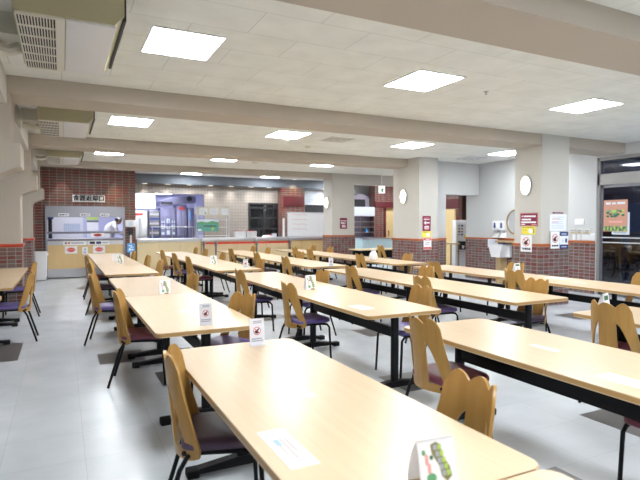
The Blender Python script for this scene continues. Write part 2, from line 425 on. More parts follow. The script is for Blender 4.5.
# ------------------------------------------------------------------ ceiling lights
def ceiling_light(x, y, label, group='square ceiling light panels'):
    t = thing('ceiling_light', label, 'ceiling light', (x, y, HC), 0, group)
    b = MB()
    for a in ((-.305, -.288, -.345, .345), (.288, .305, -.345, .345), (-.288, .288, -.345, -.325), (-.288, .288, .325, .345)): b.box(a[0], a[1], a[2], a[3], -.012, 0)
    b.build('frame', M['white'], t)
    b = MB(); b.box(-.288, .288, -.325, .325, -.008, 0); b.build('diffuser', M['lightpanel'], t)
    return t
bays = [(-3.3, 'bay behind the camera'), (0.75, 'bay over the camera'), (4.62, 'nearest bay in view'), (8.42, 'second bay'), (12.25, 'third bay')]
cols = [(0.96, 'leftmost'), (3.57, 'second from left'), (6.25, 'third from left'), (8.85, 'rightmost')]
first = None
for y, bn in bays:
    for x, cn in cols:
        if y < 4 and x > 8: continue
        if y > 12 and x > 8: continue
        lb = 'white square ceiling light panel, %s in the %s' % (cn, bn)
        if first is None:
            first = ceiling_light(x, y, lb); register(first)
        else: dup(first, (x, y, HC), 0, lb)
dup(first, (3.63, 16.1, HC), 0, 'white ceiling light panel beyond the last beam, above the poster rack')
dup(first, (6.25, 16.1, HC), 0, 'white ceiling light panel beyond the last beam, above the glazed cabinet')
dup(first, (8.85, 16.1, HC), 0, 'white ceiling light panel beyond the last beam, hidden behind the farthest column')
dup(first, (11.2, 15.7, HC), 0, 'white ceiling light panel added to brighten the servery beyond the far columns')  # unseen panel, added because the servery came out too dark
dup(first, (10.6, 12.6, HC), 0, 'white ceiling light panel over the side nook behind the partition')

# suspended air conditioners
def aircon(y, label):
    t = thing('air_conditioner', label, 'air conditioner', (0.05, y, 2.72), 0, 'suspended air conditioners along the left side')
    b = MB(); b.prism([(-.30, .02), (-.27, 0), (.27, 0), (.33, .07), (.33, .22), (.27, .298), (-.30, .298)], 'y', -.62, .62)
    b.build('casing', M['acside'], t)
    b = MB(); b.box(-.01, .28, -.60, .60, -.012, 0.004, 0, .004); b.build('bottom_panel', M['acwhite'], t)
    g = MB(); g.box(-.285, -.065, -.60, .60, -.006, 0.001, 1)
    for k in range(7):
        yy = -.595 + k*1.19/6; g.box(-.285, -.065, yy-.008, yy+.008, -.014, 0, 0)
    for k in range(14):
        xx = -.283 + k*.216/13; g.box(xx-.0035, xx+.0035, -.60, .60, -.013, 0, 0)
    g.build('intake_grille', [M['warmwhite'], M['dark']], t)
    b = MB(); b.box(-.065, -.015, -.60, .60, -.014, 0); b.build('trim_strip', M['warmwhite'], t)
    b = MB(); b.box(.325, .345, -.58, .58, .05, .22); b.build('air_outlet', M['dark'], t)
    b = MB(); b.box(-.52, -.30, .30, .56, .14, .299, 0, .01); b.tube([(-.52, .5, .10), (-.40, .52, .08), (-.30, .52, .12)], .045, 8, 0)
    b.build('pipe_cover', M['warmwhite'], t)
    return t
a1 = aircon(4.2, 'beige ceiling air conditioner at top left, nearest the camera'); register(a1)
dup(a1, (0.05, 7.8, 2.72), 0, 'beige ceiling air conditioner in the second bay, left side')
dup(a1, (0.05, 11.6, 2.72), 0, 'farthest beige ceiling air conditioner, in front of the brick wall')

def vent(name, x, y, s, label, m1='warmwhite'):
    t = thing(name, label, 'ceiling vent', (x, y, HC))
    b = MB(); b.box(-s, s, -s, s, -.012, 0, 0)
    b.build('frame', M[m1], t)
    b = MB()
    for k in range(5):
        q = s*(.85 - k*.17); b.box(-q, q, -q, q, -.014-.002*k, -.010, k % 2)
    b.build('louvre', [M['grey'], M[m1]], t)
vent('ceiling_vent', 4.6, 8.5, .24, 'square grey ceiling air vent in the second bay between light panels')
vent('ceiling_vent', 8.75, 9.45, .30, 'large flush ceiling access grille near the right-hand partition', 'white')
for x, y, l in ((3.72, 8.85, 'round white smoke detector beside the square ceiling vent'), (4.52, 4.65, 'small sprinkler head on the nearest ceiling bay'),
                (4.5, 9.55, 'small flat ceiling sensor behind the square ceiling vent'), (4.4, 12.5, 'small ceiling sensor in the third bay')):
    b = MB()
    if 'sprinkler' in l:
        b.lathe([(.03, 0), (.03, -.006), (.008, -.01), (.008, -.03), (.016, -.034), (.016, -.037)], seg=12)
        o = b.build('sprinkler_head', M['grey'], None, (x, y, HC)); tag(o, l, 'sprinkler')
    else:
        b.lathe([(.075, 0), (.075, -.02), (.05, -.04), (.02, -.042)], seg=16)
        o = b.build('smoke_detector', M['warmwhite'], None, (x, y, HC)); tag(o, l, 'detector')

# ------------------------------------------------------------------ tables
TL = 2.02
def make_table(L):
    t = thing('cafeteria_table', '', 'table', (0, 0, 0))
    W = 0.77; hl = L/2
    b = MB(); b.prism(rrect(-W/2, W/2, -hl, hl, .042), 'z', .668, .70, 1, 0)
    es = [e for e in b.bm.edges if abs(e.verts[0].co.z - e.verts[1].co.z) < 1e-5]
    bmesh.ops.bevel(b.bm, geom=es, offset=.005, segments=2, affect='EDGES')
    b.build('tabletop', [M['top'], M['edge']], t)
    for sgn in (-1, 1):
        y = sgn*(hl-.185)
        b = MB(); b.prism(rrect(-.035, .035, y-.024, y+.024, .018, 4), 'z', .04, .655)
        b.box(-.27, .27, y-.03, y+.03, .645, .668)
        b.build('post', M['black'], t)
        b = MB(); b.prism([(-.31, .02), (.31, .02), (.31, .045), (.05, .075), (-.05, .075), (-.31, .045)], 'y', y-.03, y+.03)
        f = b.build('foot', M['black'], t)
        for sx in (-1, 1): MB().box(sx*.30-.035, sx*.30+.035, y-.037, y+.037, .0015, .05, 0, .008).build('glide', M['rubber'], f)
    b = MB(); b.box(-.016, .016, -hl+.20, hl-.20, .455, .54)
    b.build('stretcher', M['black'], t)
    for k in (-.45, .45): MB().box(-.02, .02, k-.02, k+.02, .54, .668).build('bracket', M['black'], t)
    register(t)
    return t
EDGE = {1: 0.58, 2: 2.22, 3: 3.86, 4: 5.55}
ROWN = {0: 'row along the left wall', 1: 'first row right of the aisle', 2: 'second row right of the aisle', 3: 'third row right of the aisle', 4: 'fourth row, beside the columns'}
ORD = ['nearest', 'second', 'third', 'fourth', 'fifth', 'sixth', 'seventh', 'eighth', 'ninth', 'tenth']
tproto = make_table(TL)
def put_tables(x, ys, row, proto, first=[True]):
    for i, y in enumerate(ys):
        lb = 'beech table, %s %s in the %s' % (ORD[i], 'to the camera' if i == 0 else 'from the camera', ROWN[row])
        if i == len(ys)-1 and i > 1: lb = 'beech table, farthest from the camera in the %s' % ROWN[row]
        if first[0]:
            proto.location = (x, y, 0); proto['label'] = lb; proto['group'] = 'beech cafeteria tables'; first[0] = False
        else: dup(proto, (x, y, 0), 0, lb, 'beech cafeteria tables')
bays_y = [3.56+TL/2, 3.56+TL*1.5+.01, 8.14+TL/2, 8.14+TL*1.5+.01, 8.14+TL*2.5+.02]
near1 = [1.095-TL/2-.01, 1.095+TL/2]
put_tables(EDGE[1]+.37, [y+.01 for y in near1] + [y+.07 for y in bays_y], 1, tproto)
put_tables(EDGE[2]+.382, [1.08+TL/2] + bays_y, 2, tproto)
put_tables(EDGE[3]+.382, [0.94+TL/2] + bays_y, 3, tproto)
put_tables(EDGE[4]+.382, [3.40+TL/2, 3.40+TL*1.5+.01] + [y-.15 for y in bays_y[2:]], 4, tproto)
sproto = make_table(1.58)
sproto.location = (-.54-.375, 7.05+.79, 0); tag(sproto, 'beech-topped table against the left wall, beside the two violet-seated chairs', 'table', 'beech cafeteria tables')
dup(sproto, (-.54-.375, 8.64+.79, 0), 0, 'far table against the left wall, in front of the brick pillar', 'beech cafeteria tables')
dup(sproto, (-.58-.375, 6.33-.81, 0), 0, 'table end just entering at the left edge, nearest along the left wall', 'beech cafeteria tables')

# ------------------------------------------------------------------ chairs (local +x is the way the sitter faces)
def make_shell():
    R, xc = 0.23, -0.205
    zb, zs, zt = .37, .425, .695
    def H(a):
        A = abs(a)
        if A <= 16.5: return .842 - .034*(A/16.5)**2
        return .848 - .040*((A-30)/13.5)**2 if A < 30 else .848 - .065*((A-30)/14.0)**2
    def P(a, z):
        r = math.radians(a); v = (z-zb)/(.81-zb)
        return Vector((xc + R*(1-math.cos(r)) - .045*v, R*math.sin(r), z))
    def outer(z): # half angle of the wing's edge
        t = max(0, min(1, (z-zs)/(.80-zs)))
        return 62 - (62-42)*t**0.9
    bm = bmesh.new()
    def grid(F, nu, nv):
        g = [[bm.verts.new(F(i/nu, j/nv)) for i in range(nu+1)] for j in range(nv+1)]
        for j in range(nv):
            for i in range(nu):
                try: bm.faces.new((g[j][i], g[j][i+1], g[j+1][i+1], g[j+1][i]))
                except ValueError: pass
    lerp = lambda a, c, t: a + (c-a)*t
    inn = lambda k: 16.5 + 2.0*k
    out = lambda k: 16.5 + (44-16.5)*k**0.65
    # bottom band
    zrow = lambda a, v: lerp(zb + .02*max(0, (abs(a)-42)/20)**2, zs, v)
    for a0, a1, n in ((-62, -44, 3), (-44, -18.5, 3), (-18.5, 18.5, 6), (18.5, 44, 3), (44, 62, 3)):
        grid(lambda u, v: P(lerp(a0, a1, u)*(1 - .03*(1-v)), zrow(lerp(a0, a1, u), v)), n, 3)
    NS, NT = 9, 6
    def centre(u, v):                 # 0..1 -> slot part then lobe part
        if v <= NS/(NS+NT):
            t = v*(NS+NT)/NS; z = lerp(zs, zt, t); w = inn(1-t); return P(lerp(-w, w, u), z)
        t = (v - NS/(NS+NT))*(NS+NT)/NT; a = lerp(-16.5, 16.5, u); return P(a, lerp(zt, H(a), t))
    grid(centre, 6, NS+NT)
    for sg in (1, -1):
        def wing(u, v):
            if v <= NS/(NS+NT):
                t = v*(NS+NT)/NS; z = lerp(zs, zt, t); a = lerp(out(1-t), outer(z), u); return P(sg*a, z)
            t = (v - NS/(NS+NT))*(NS+NT)/NT
            at = lerp(16.5, 44, u); ab = lerp(16.5, outer(zt), u); z = lerp(zt, H(at), t)
            return P(sg*lerp(ab, at, t), z)
        grid(wing, 6, NS+NT)
    bmesh.ops.remove_doubles(bm, verts=bm.verts, dist=.0012)
    base = bm.faces[:]; rim = [e for e in bm.edges if len(e.link_faces) == 1]
    cp = {}
    for v in bm.verts[:]:
        n = Vector((v.co.x - (xc+R), v.co.y, 0)).normalized()
        cp[v] = bm.verts.new(v.co + n*.012)
    for f in base: bm.faces.new([cp[v] for v in reversed(f.verts)])
    for e in rim: bm.faces.new((e.verts[0], e.verts[1], cp[e.verts[1]], cp[e.verts[0]]))
    m = MB(); m.bm.free(); m.bm = bm
    return m
def make_chair():
    t = thing('dining_chair', '', 'chair', (0, 0, 0))
    make_shell().build('backrest', M['ply'], t, sharp=40)
    b = MB()
    out = []
    for sc_, z in ((.93, .415), (1.0, .425), (1.0, .445), (.95, .458), (.7, .463)):
        out.append([(0.005 + (x)*sc_, y*sc_*(1-.12*max(0, -x/.2)), z) for x, y in rrect(-.185, .205, -.215, .215, .07, 5)])
    rings = [[b.bm.verts.new(p) for p in r] for r in out]
    n = len(rings[0])
    for i in range(len(rings)-1):
        for k in range(n): b.bm.faces.new((rings[i][k], rings[i][(k+1) % n], rings[i+1][(k+1) % n], rings[i+1][k]))
    b.bm.faces.new(rings[0][::-1]); b.bm.faces.new(rings[-1])
    b._tag(0, 0)
    b.build('seat', M['violet'], t, sharp=50)
    b = MB(); b.tube([(-.14, 0, .405), (-.14, -.15, .405), (0, -.17, .405), (.13, -.18, .405), (.13, .18, .405), (0, .17, .405), (-.14, .15, .405), (-.14, 0, .405)], .010)
    b.build('seat_frame', M['black'], t)
    for s in (-1, 1):
        b = MB(); b.tube([(-.14, s*.17, .405), (.10, s*.195, .405), (.155, s*.2, .395), (.18, s*.202, .365), (.20, s*.207, .003)], .0115)
        b.build('leg', M['black'], t)
        b = MB(); b.tube([(-.10, s*.17, .405), (-.15, s*.172, .39), (-.185, s*.176, .33), (-.285, s*.19, .003)], .0115)
        b.build('leg', M['black'], t)
        b = MB()
        a = math.radians(40); c = Vector((-.205 + .25*(1-math.cos(a)) - .022, s*.25*math.sin(a), .40)); nrm = Vector((-math.cos(a), s*math.sin(a), 0))
        b.tube([c - nrm*.016 - Vector((0,0,0)), c + nrm*.002], .012, 10)
        b.build('bolt', M['black'], t)
    register(t)
    return t
chair0 = make_chair()
seat_mesh = {}
for o_, _ in CH[chair0.name]:
    if o_.name.split('.')[0] == 'seat':
        seat_mesh['violet'] = o_.data
        for k in ('maroon', 'plum'):
            d = o_.data.copy(); d.materials[0] = M[k]; seat_mesh[k] = d
# (distance along the row, seat colour, sideways pull, turn in degrees)
CHAIRS = {
 (1, 'L'): [(2.48, 'plum', -.005, -14), (5.00, 'maroon', .015, -13), (6.85, 'violet', .14, -12), (9.10, 'plum', .06, -6), (11.0, 'maroon', .04, 0)],
 (1, 'R'): [(1.57, 'plum', .0, -8), (4.27, 'violet', .0, 22), (6.32, 'plum', 0, 6), (8.90, 'violet', .02, 0), (10.5, 'plum', .05, 0), (12.3, 'plum', 0, 0)],
 (2, 'L'): [(2.72, 'maroon', .0, -2), (5.00, 'violet', .0, 2), (6.70, 'violet', -.02, 0), (9.75, 'maroon', .0, -3), (11.1, 'violet', 0, 0), (12.55, 'maroon', 0, 0)],
 (2, 'R'): [(1.48, 'maroon', -.08, 0), (4.10, 'violet', .10, 0), (6.05, 'violet', .0, 4), (8.56, 'maroon', .04, 0), (10.8, 'plum', 0, 0), (12.5, 'plum', .05, 0), (13.5, 'plum', .05, 0)],
 (3, 'L'): [(2.59, 'maroon', -.06, 2), (4.92, 'violet', -.03, 0), (6.62, 'violet', -.05, 0), (9.00, 'maroon', .0, 0), (10.6, 'plum', 0, 0), (12.5, 'plum', 0, 0)],
 (3, 'R'): [(4.05, 'plum', .0, -3), (6.0, 'plum', .02, 0), (10.4, 'plum', .0, 0), (12.4, 'plum', 0, 0), (13.6, 'plum', .02, 0)],
 (4, 'L'): [(5.05, 'plum', .02, 0), (6.75, 'plum', .0, 0), (9.1, 'plum', .0, 0), (11.5, 'plum', .0, 0), (12.4, 'plum', 0, 0)],
 (4, 'R'): [(3.87, 'plum', 0, 0), (5.9, 'plum', 0, 0), (8.75, 'plum', 0, 0), (12.2, 'plum', 0, 0), (13.2, 'plum', 0, 0)],
 (0, 'R'): [(7.42, 'violet', .06, 0), (9.35, 'violet', .02, 0)],
}
SHOW = {(1, 'L', 0): 'dark plum', (1, 'L', 1): 'maroon', (1, 'L', 2): 'violet', (2, 'L', 0): 'maroon', (2, 'L', 1): 'violet', (2, 'L', 3): 'maroon',
        (2, 'R', 1): 'violet', (0, 'R', 0): 'violet', (0, 'R', 1): 'violet', (3, 'L', 1): 'violet'}
used = False
for (row, side), lst in CHAIRS.items():
    for i, (y, seat, pull, turn) in enumerate(lst):
        if row == 0: x = -.54 - .10 + pull
        elif side == 'L': x = EDGE[row] + .10 - pull
        else: x = EDGE[row] + .75 - .10 + pull
        rz = (0 if side == 'L' else PI) + math.radians(turn)
        sd = 'left' if side == 'L' else 'right'
        pl = 'nearest the camera' if i == 0 else ('farthest back' if i == len(lst)-1 and i > 1 else ORD[i] + ' back')
        rn = {0: 'left wall row', 1: 'aisle row', 2: 'second row', 3: 'third row', 4: 'row by the columns'}[row]
        st = SHOW.get((row, side, i))
        lb = '%s, %s on the %s side of the %s' % ('%s seated plywood chair' % st if st else 'plywood chair', pl, sd, rn)
        if not used:
            r = chair0; r.location = (x, y, 0); r.rotation_euler = (0, 0, rz); r['label'] = lb; used = True
            for o_, _ in CH[chair0.name]:
                if o_.name.split('.')[0] == 'seat': o_.data = seat_mesh[seat]
        else: r = dup(chair0, (x, y, 0), rz, lb, None, {'seat': seat_mesh[seat]})
        r['group'] = 'three-pointed plywood dining chairs'
dup(chair0, (8.45, 12.62, 0), 0, 'plywood-backed chair in the nook, seen between the two far columns', 'three-pointed plywood dining chairs', {'seat': seat_mesh['plum']})
b = MB(); b.box(7.75, 10.4, 12.95, 13.6, .67, .70, 0, .004)
nt_ = thing('nook_table', 'narrow pale table in the nook, seen between the far columns', 'table', (9.075, 13.27, 0))
o = b.build('tabletop', M['panellight'], nt_, (-9.075, -13.27, 0))
for sx in (-1.2, 1.2):
    for sy in (-.25, .25):
        b = MB(); b.box(sx-.02, sx+.02, sy-.02, sy+.02, 0, .67); b.build('leg', M['black'], nt_)
b = MB(); b.box(-1.18, 1.18, .26, .28, .2, .67); b.build('under_shade_sheet', M['black'], nt_)  # black sheet added to stand in for the shade under the table

# ------------------------------------------------------------------ things on the tables
ZT = .7005
def acrylic_card(x, y, label, rz=0.0, s=1.0):
    w, h = .088*s, .145*s
    t = thing('menu_stand', label, 'card stand', (x, y, ZT), rz, 'acrylic no-smoking cards on the tables')
    b = MB(); b.box(-w/2, w/2, -.022, .022, 0, .004); b.build('foot', M['clearcard'], t)
    sh = lines(.25, .85, .80, .92, 2, 'greyink') + nosmoke(.5, .52, .26, w, h) + lines(.1, .9, .10, .26, 2, 'greyink')
    o = sheet('card', None, None, (0, 0, .004), '-y', w, h, M['clearcard'], sh, .003)
    o.rotation_euler = (math.radians(-6), 0, 0); o.parent = t
acrylic_card(1.075, 3.02, 'clear no-smoking card stand at the far end of the nearest table', .05, 1.1)
acrylic_card(.95, 3.80, 'no-smoking card stand near the front edge of the third aisle-row table', .05, 1.08)
acrylic_card(2.79, 8.42, 'no-smoking card stand at front of a far table in the second row')
acrylic_card(4.29, 8.15, 'no-smoking card stand at front of a far table in the third row')
def loop_card(x, y, label, rz=0.0, style=0, s=1.0):
    w, h, d = .10*s*(1.25 if s < 1 else 1), .135*s, .055*s*(1.4 if s < 1 else 1)
    t = thing('loop_card', label, 'table card', (x, y, ZT), rz, 'folded green and white cards on the tables')
    prof = []
    for k in range(13):               # teardrop loop, open at its two ends
        a = k/12
        prof.append((d*(-.5 + .38*a), h*a))
    for k in range(1, 13):
        a = 1 - k/12
        prof.append((d*(-.12 + .62*math.sin((1-a)*PI/2)**.8), h*a))
    b = MB(); A = [b.bm.verts.new((-w/2, y_, z_)) for y_, z_ in prof]; B = [b.bm.verts.new((w/2, y_, z_)) for y_, z_ in prof]
    for k in range(len(prof)-1): b.bm.faces.new((A[k], B[k], B[k+1], A[k+1]))
    bmesh.ops.solidify(b.bm, geom=b.bm.faces[:], thickness=.0012); b._tag(0, 0)
    b.build('folded_card', M['paper'], t)
    tilt = math.atan2(.38*d, h)
    if style == 0:
        sh = [('p', [(.34, .93), (.50, .97), (.62, .90), (.66, .66), (.82, .42), (.86, .22), (.72, .12), (.58, .24), (.54, .46), (.36, .74)], 'olive')]
        for k in range(5): sh.append(('r', .42+.045*k, .80-.14*k, .52+.045*k, .91-.14*k, 'greyink')); sh.append(('r', .54+.045*k, .80-.14*k, .64+.045*k, .91-.14*k, 'lime'))
        sh += [('e', .14, .78, .05, .06, 'green'), ('e', .34, .66, .05, .05, 'dkgreen'), ('r', .17, .52, .25, .74, 'salmonink'), ('r', .22, .34, .30, .54, 'salmonink'), ('e', .30, .24, .13, .10, 'green'), ('e', .62, .06, .25, .05, 'walnut')]
    else:
        sh = [('r', .15, .72, .85, .92, 'dkgreen'), ('e', .5, .5, .14, .09, 'blueink'), ('r', .2, .12, .8, .28, 'green')]
    o = sheet('print', None, None, (0, -.0022, 0), '-y', w*.98, h*.98, M['paper'], sh, .0006)
    for v in o.data.vertices: v.co.y = v.co.y*.5
    o.location = (0, -d*.5 - .0022, 0); o.rotation_euler = (-tilt, 0, 0); o.parent = t
loop_card(.955, 1.18, 'folded green and white card standing at the front of the nearest table', -.1, 0, .98)
loop_card(.98, 5.70, 'folded green and white card on the seam of the first aisle-row tables', 0, 0, 1.1)
loop_card(2.53, 5.32, 'folded green and white card midway along the second row tables', 0, 0, 1.25)
loop_card(2.52, 9.5, 'folded card with a yellow print on a far table in the second row', 0, 0, 1.2)
loop_card(.98, 10.5, 'folded card on a far table in the first row, before the dish return', 0, 0, 1.2)
loop_card(3.97, 2.74, 'folded white card with green print behind the right-hand near chair', .3, 1, 1.35)
loop_card(6.25, 5.75, 'folded card behind a chair on the row beside the columns', 0, 1, 1.1)
sheet('white_card', 'small plain white card standing at the far end of the first row', 'card', (.97, 11.2, ZT), '-y', .14, .15, M['paper'], [], .01)
def flat(name, x, y, w, l, rz, label, shapes):
    o = sheet(name, label, 'paper', (0, 0, 0), 'flat', w, l, M['paper'], shapes, .001, 'papers lying on the tables', rot=(-PI/2, 0, 0))
    me = o.data
    R_ = Matrix.Rotation(rz, 4, 'Z') @ Matrix.Rotation(-PI/2, 4, 'X') @ Matrix.Translation((0, 0, -l/2))
    for v in me.vertices: v.co = R_ @ v.co
    o.rotation_euler = (0, 0, 0); o.location = (x, y, ZT+.001)
bd = [('r', .10, .12, .90, .14, 'blueink'), ('r', .10, .86, .90, .88, 'blueink'), ('r', .10, .12, .13, .88, 'blueink'), ('r', .87, .12, .90, .88, 'blueink')]
flat('taped_notice', .665, 1.585, .10, .31, 0, 'white taped notice with blue border at left edge of nearest table',
     bd + [('r', .3, .3, .36, .6, 'salmonink'), ('r', .5, .2, .56, .75, 'salmonink'), ('r', .68, .35, .74, .7, 'salmonink'), ('r', .25, .55, .45, .72, 'blueink')])
flat('seat_label', .955, 2.08, .05, .16, .1, 'small white label strip on the middle of the nearest table', [])
flat('taped_notice', 2.40, 3.98, .14, .24, 0, 'white paper at the near end of the second row table', lines(.2, .8, .2, .8, 3, 'skyprint'))
flat('seat_label', 2.60, 2.17, .05, .19, .0, 'narrow white label on the near table right of the centre', [])
flat('taped_notice', 2.40, 1.52, .12, .28, 0, 'white notice at the right edge of the picture, on second row table', bd)
flat('taped_notice', 6.12, 4.92, .18, .32, 0, 'white paper lying on the row beside the columns', lines(.2, .8, .2, .8, 3, 'skyprint'))
flat('seat_label', 5.92, 4.42, .05, .20, 0, 'small white label near the glass door end of the columns row', [])
flat('seat_label', .93, 4.45, .05, .12, .4, 'tiny white label on the table behind the nearest one', [])
flat('taped_notice', 1.12, 4.75, .12, .20, 0, 'pale notice on the right side of second aisle-row table', lines(.2, .8, .2, .8, 2, 'skyprint'))
b = MB(); b.lathe([(.05, 0), (.085, .02), (.095, .08), (.075, .15), (.04, .19), (.055, .225), (.02, .23)], seg=14)
for v in b.bm.verts: v.co += Vector((random.uniform(-.006, .006), random.uniform(-.006, .006), 0))
tag(b.build('plastic_bag', M['white'], None, (5.72, 9.0, ZT)), 'small knotted white plastic bag on a far table by the columns', 'bag')

# ------------------------------------------------------------------ wall lamps on the columns
def wall_lamp(y, z, label):
    t = thing('wall_lamp', label, 'wall lamp', (7.5, y, z), 0, 'oval wall lamps on the columns')
    b = MB(); b.lathe([(.112, 0), (.117, -.03), (.105, -.05)], axis='x', seg=28, sy=1.6); b.build('rim', M['steel'], t)
    b = MB(); b.lathe([(.105, -.04), (.10, -.06), (.08, -.08), (.045, -.092), (.01, -.095)], axis='x', seg=28, sy=1.6); b.build('shade', M['lampglass'], t)
    return t
w0 = wall_lamp(6.68, 2.14, 'oval wall lamp on the nearest right-hand column'); register(w0)
dup(w0, (7.5, 10.40, 2.12), 0, 'oval wall lamp on the middle column')
dup(w0, (7.5, 14.48, 2.12), 0, 'oval wall lamp on the farthest column, beside the whiteboard')

# ------------------------------------------------------------------ notices on columns
def wn(x, y, z): return (x, y, z)
sheet('maroon_sign', 'wide maroon sign with white lettering on the nearest column', 'sign', (7.493, 6.63, 1.41), '-x', .40, .24, M['maroonsign'],
      [('r', .02, .02, .98, .05, 'salmonink'), ('r', .02, .95, .98, .98, 'salmonink'), ('r', .02, .02, .04, .98, 'salmonink'), ('r', .96, .02, .98, .98, 'salmonink'), ('r', .10, .68, .16, .80, 'paper'), ('r', .20, .68, .88, .80, 'paper'), ('r', .10, .44, .62, .56, 'paper'), ('r', .08, .24, .90, .36, 'paper'), ('r', .08, .10, .30, .17, 'paper'), ('r', .66, .10, .92, .16, 'salmonink')])
sheet('yellow_notice', 'yellow notice under the maroon sign on the nearest column', 'notice', (7.493, 6.635, 1.262), '-x', .30, .145, M['yellow'],
      [('r', .08, .82, .2, .92, 'olive'), ('r', .26, .84, .86, .90, 'olive'), ('e', .66, .42, .16, .30, 'paper'), ('r', .86, .2, .92, .74, 'olive'), ('r', .08, .5, .4, .56, 'orange')])
ns = nosmoke(.5, .60, .32, .25, .30)
sheet('no_smoking_poster', 'white no-smoking poster overlapping the rail, below the yellow notice', 'poster', (7.468, 6.66, .95), '-x', .25, .30, M['paper'], ns + [('r', .12, .14, .20, .24, 'ink'), ('r', .24, .12, .34, .24, 'ink'), ('r', .38, .12, .56, .24, 'ink'), ('r', .6, .12, .72, .24, 'ink'), ('r', .75, .12, .88, .24, 'ink')])
sheet('typed_notice', 'white typed notice on the front face of the nearest column', 'notice', (7.92, 6.358, 1.32), '-y', .45, .31, M['skyprint'],
      [('r', .04, .04, .96, .97, 'paper')] + lines(.12, .88, .12, .88, 6, 'skyprint') + [('r', .15, .7, .6, .74, 'salmonink'), ('r', .12, .5, .5, .54, 'salmonink')])
sheet('no_smoking_poster', 'no-smoking poster left of the navy leaflet on the front of the column', 'poster', (7.815, 6.332, 1.015), '-y', .22, .30, M['paper'], nosmoke(.5, .60, .36, .22, .30) + [('r', .14, .12, .3, .22, 'ink'), ('r', .34, .12, .6, .22, 'ink'), ('r', .64, .12, .86, .22, 'ink')])
sheet('navy_leaflet', 'navy and white leaflet beside the no-smoking poster on the column front', 'leaflet', (8.045, 6.332, 1.01), '-y', .22, .30, M['paper'], [('r', 0, .76, 1, 1, 'navy'), ('r', 0, 0, 1, .24, 'navy'), ('r', .64, .36, .86, .60, 'navy'), ('r', .2, .84, .8, .9, 'skyprint'), ('r', .2, .08, .8, .14, 'skyprint'), ('e', .34, .46, .12, .08, 'skyprint')])
sheet('name_strip', 'narrow maroon strip above the typed notice on the column front', 'sign', (7.91, 6.358, 1.632), '-y', .27, .03, M['maroonsign'], [('r', .1, .3, .9, .6, 'greyink')])
sheet('maroon_sign', 'maroon sign with a white left arrow on the middle column', 'sign', (7.72, 9.82, 1.28), '-y', .24, .36, M['maroonsign'],
      [('r', .15, .84, .85, .88, 'salmonink'), ('r', .15, .74, .85, .79, 'paper'), ('p', [(.14, .55), (.42, .68), (.42, .585), (.86, .585), (.86, .515), (.42, .515), (.42, .42)], 'paper'), ('r', .22, .28, .78, .34, 'paper'), ('r', .2, .18, .8, .24, 'paper'), ('r', .28, .09, .72, .14, 'salmonink')])
sheet('yellow_notice', 'yellow notice under the arrow sign on the middle column', 'notice', (7.72, 9.82, 1.135), '-y', .26, .14, M['yellow'], [('e', .65, .42, .2, .32, 'paper'), ('r', .1, .8, .7, .88, 'olive'), ('r', .88, .2, .94, .8, 'orange')])
sheet('red_notice', 'red and white notice across the rail of the middle column', 'notice', (7.73, 9.795, .845), '-y', .23, .28, M['paper'], [('r', .04, .78, .96, .98, 'redink'), ('r', .04, .02, .96, .22, 'redink'), ('r', .2, .85, .8, .91, 'paper'), ('r', .15, .56, .85, .62, 'greyink'), ('r', .15, .42, .7, .48, 'greyink'), ('r', .2, .08, .8, .14, 'salmonink')])
sheet('maroon_sign', 'small maroon sign with white lettering on the farthest column', 'sign', (7.90, 14.18, 1.30), '-y', .25, .34, M['maroonsign'], [('r', .12, .70, .88, .76, 'paper'), ('r', .12, .48, .66, .58, 'paper'), ('p', [(.70, .53), (.82, .60), (.82, .46)], 'paper'), ('r', .3, .28, .75, .36, 'paper'), ('r', .25, .14, .8, .22, 'paper')])

# ------------------------------------------------------------------ right wall fittings
def wallbox(name, label, cat, y, z, w, h, d, m, extra=None, x=9.8, group=None):
    t = thing(name, label, cat, (x, y, z), -PI/2, group)
    b = MB(); b.box(-w/2, w/2, -d, 0, 0, h, 0, .006); b.build('housing', m, t)
    if extra: extra(t, w, h, d)
    return t
wallbox('wall_switch', 'blank white wall plate above the three thermostats', 'switch', 7.34, 1.43, .21, .13, .02, M['white'], lambda t, w, h, d: MB().box(-w*.4, w*.4, -d-.003, -d, h*.15, h*.85).build('rocker', M['white'], t))
def thermo(t, w, h, d):
    MB().box(-w*.38, w*.38, -d-.003, -d, h*.5, h*.86).build('display', M['greyink'], t)
    MB().box(-w*.38, w*.38, -d-.004, -d, h*.12, h*.36).build('button', M['tanwood'], t)
for y, l in ((7.49, 'left of the three'), (7.325, 'middle one of the three'), (7.15, 'right of the three')):
    wallbox('thermostat', 'cream air-conditioner thermostat, %s beside the glass door' % l, 'thermostat', y, 1.24, .13, .105, .022, M['warmwhite'], thermo, group='thermostats by the door')
for y, w, l in ((7.46, .07, 'narrow white switch under the left thermostat'), (7.35, .08, 'white switch under the middle thermostat'), (7.185, .19, 'wide white switch plate under the right thermostat'), (7.03, .10, 'white box right of the thermostats, next to the door frame')):
    wallbox('wall_switch', l, 'switch', y, 1.11, w, .12 if w != .10 else .15, .015, M['white'], lambda t, w, h, d: MB().box(-.012, .012, -d-.004, -d, h*.3, h*.7).build('rocker', M['paper'], t))

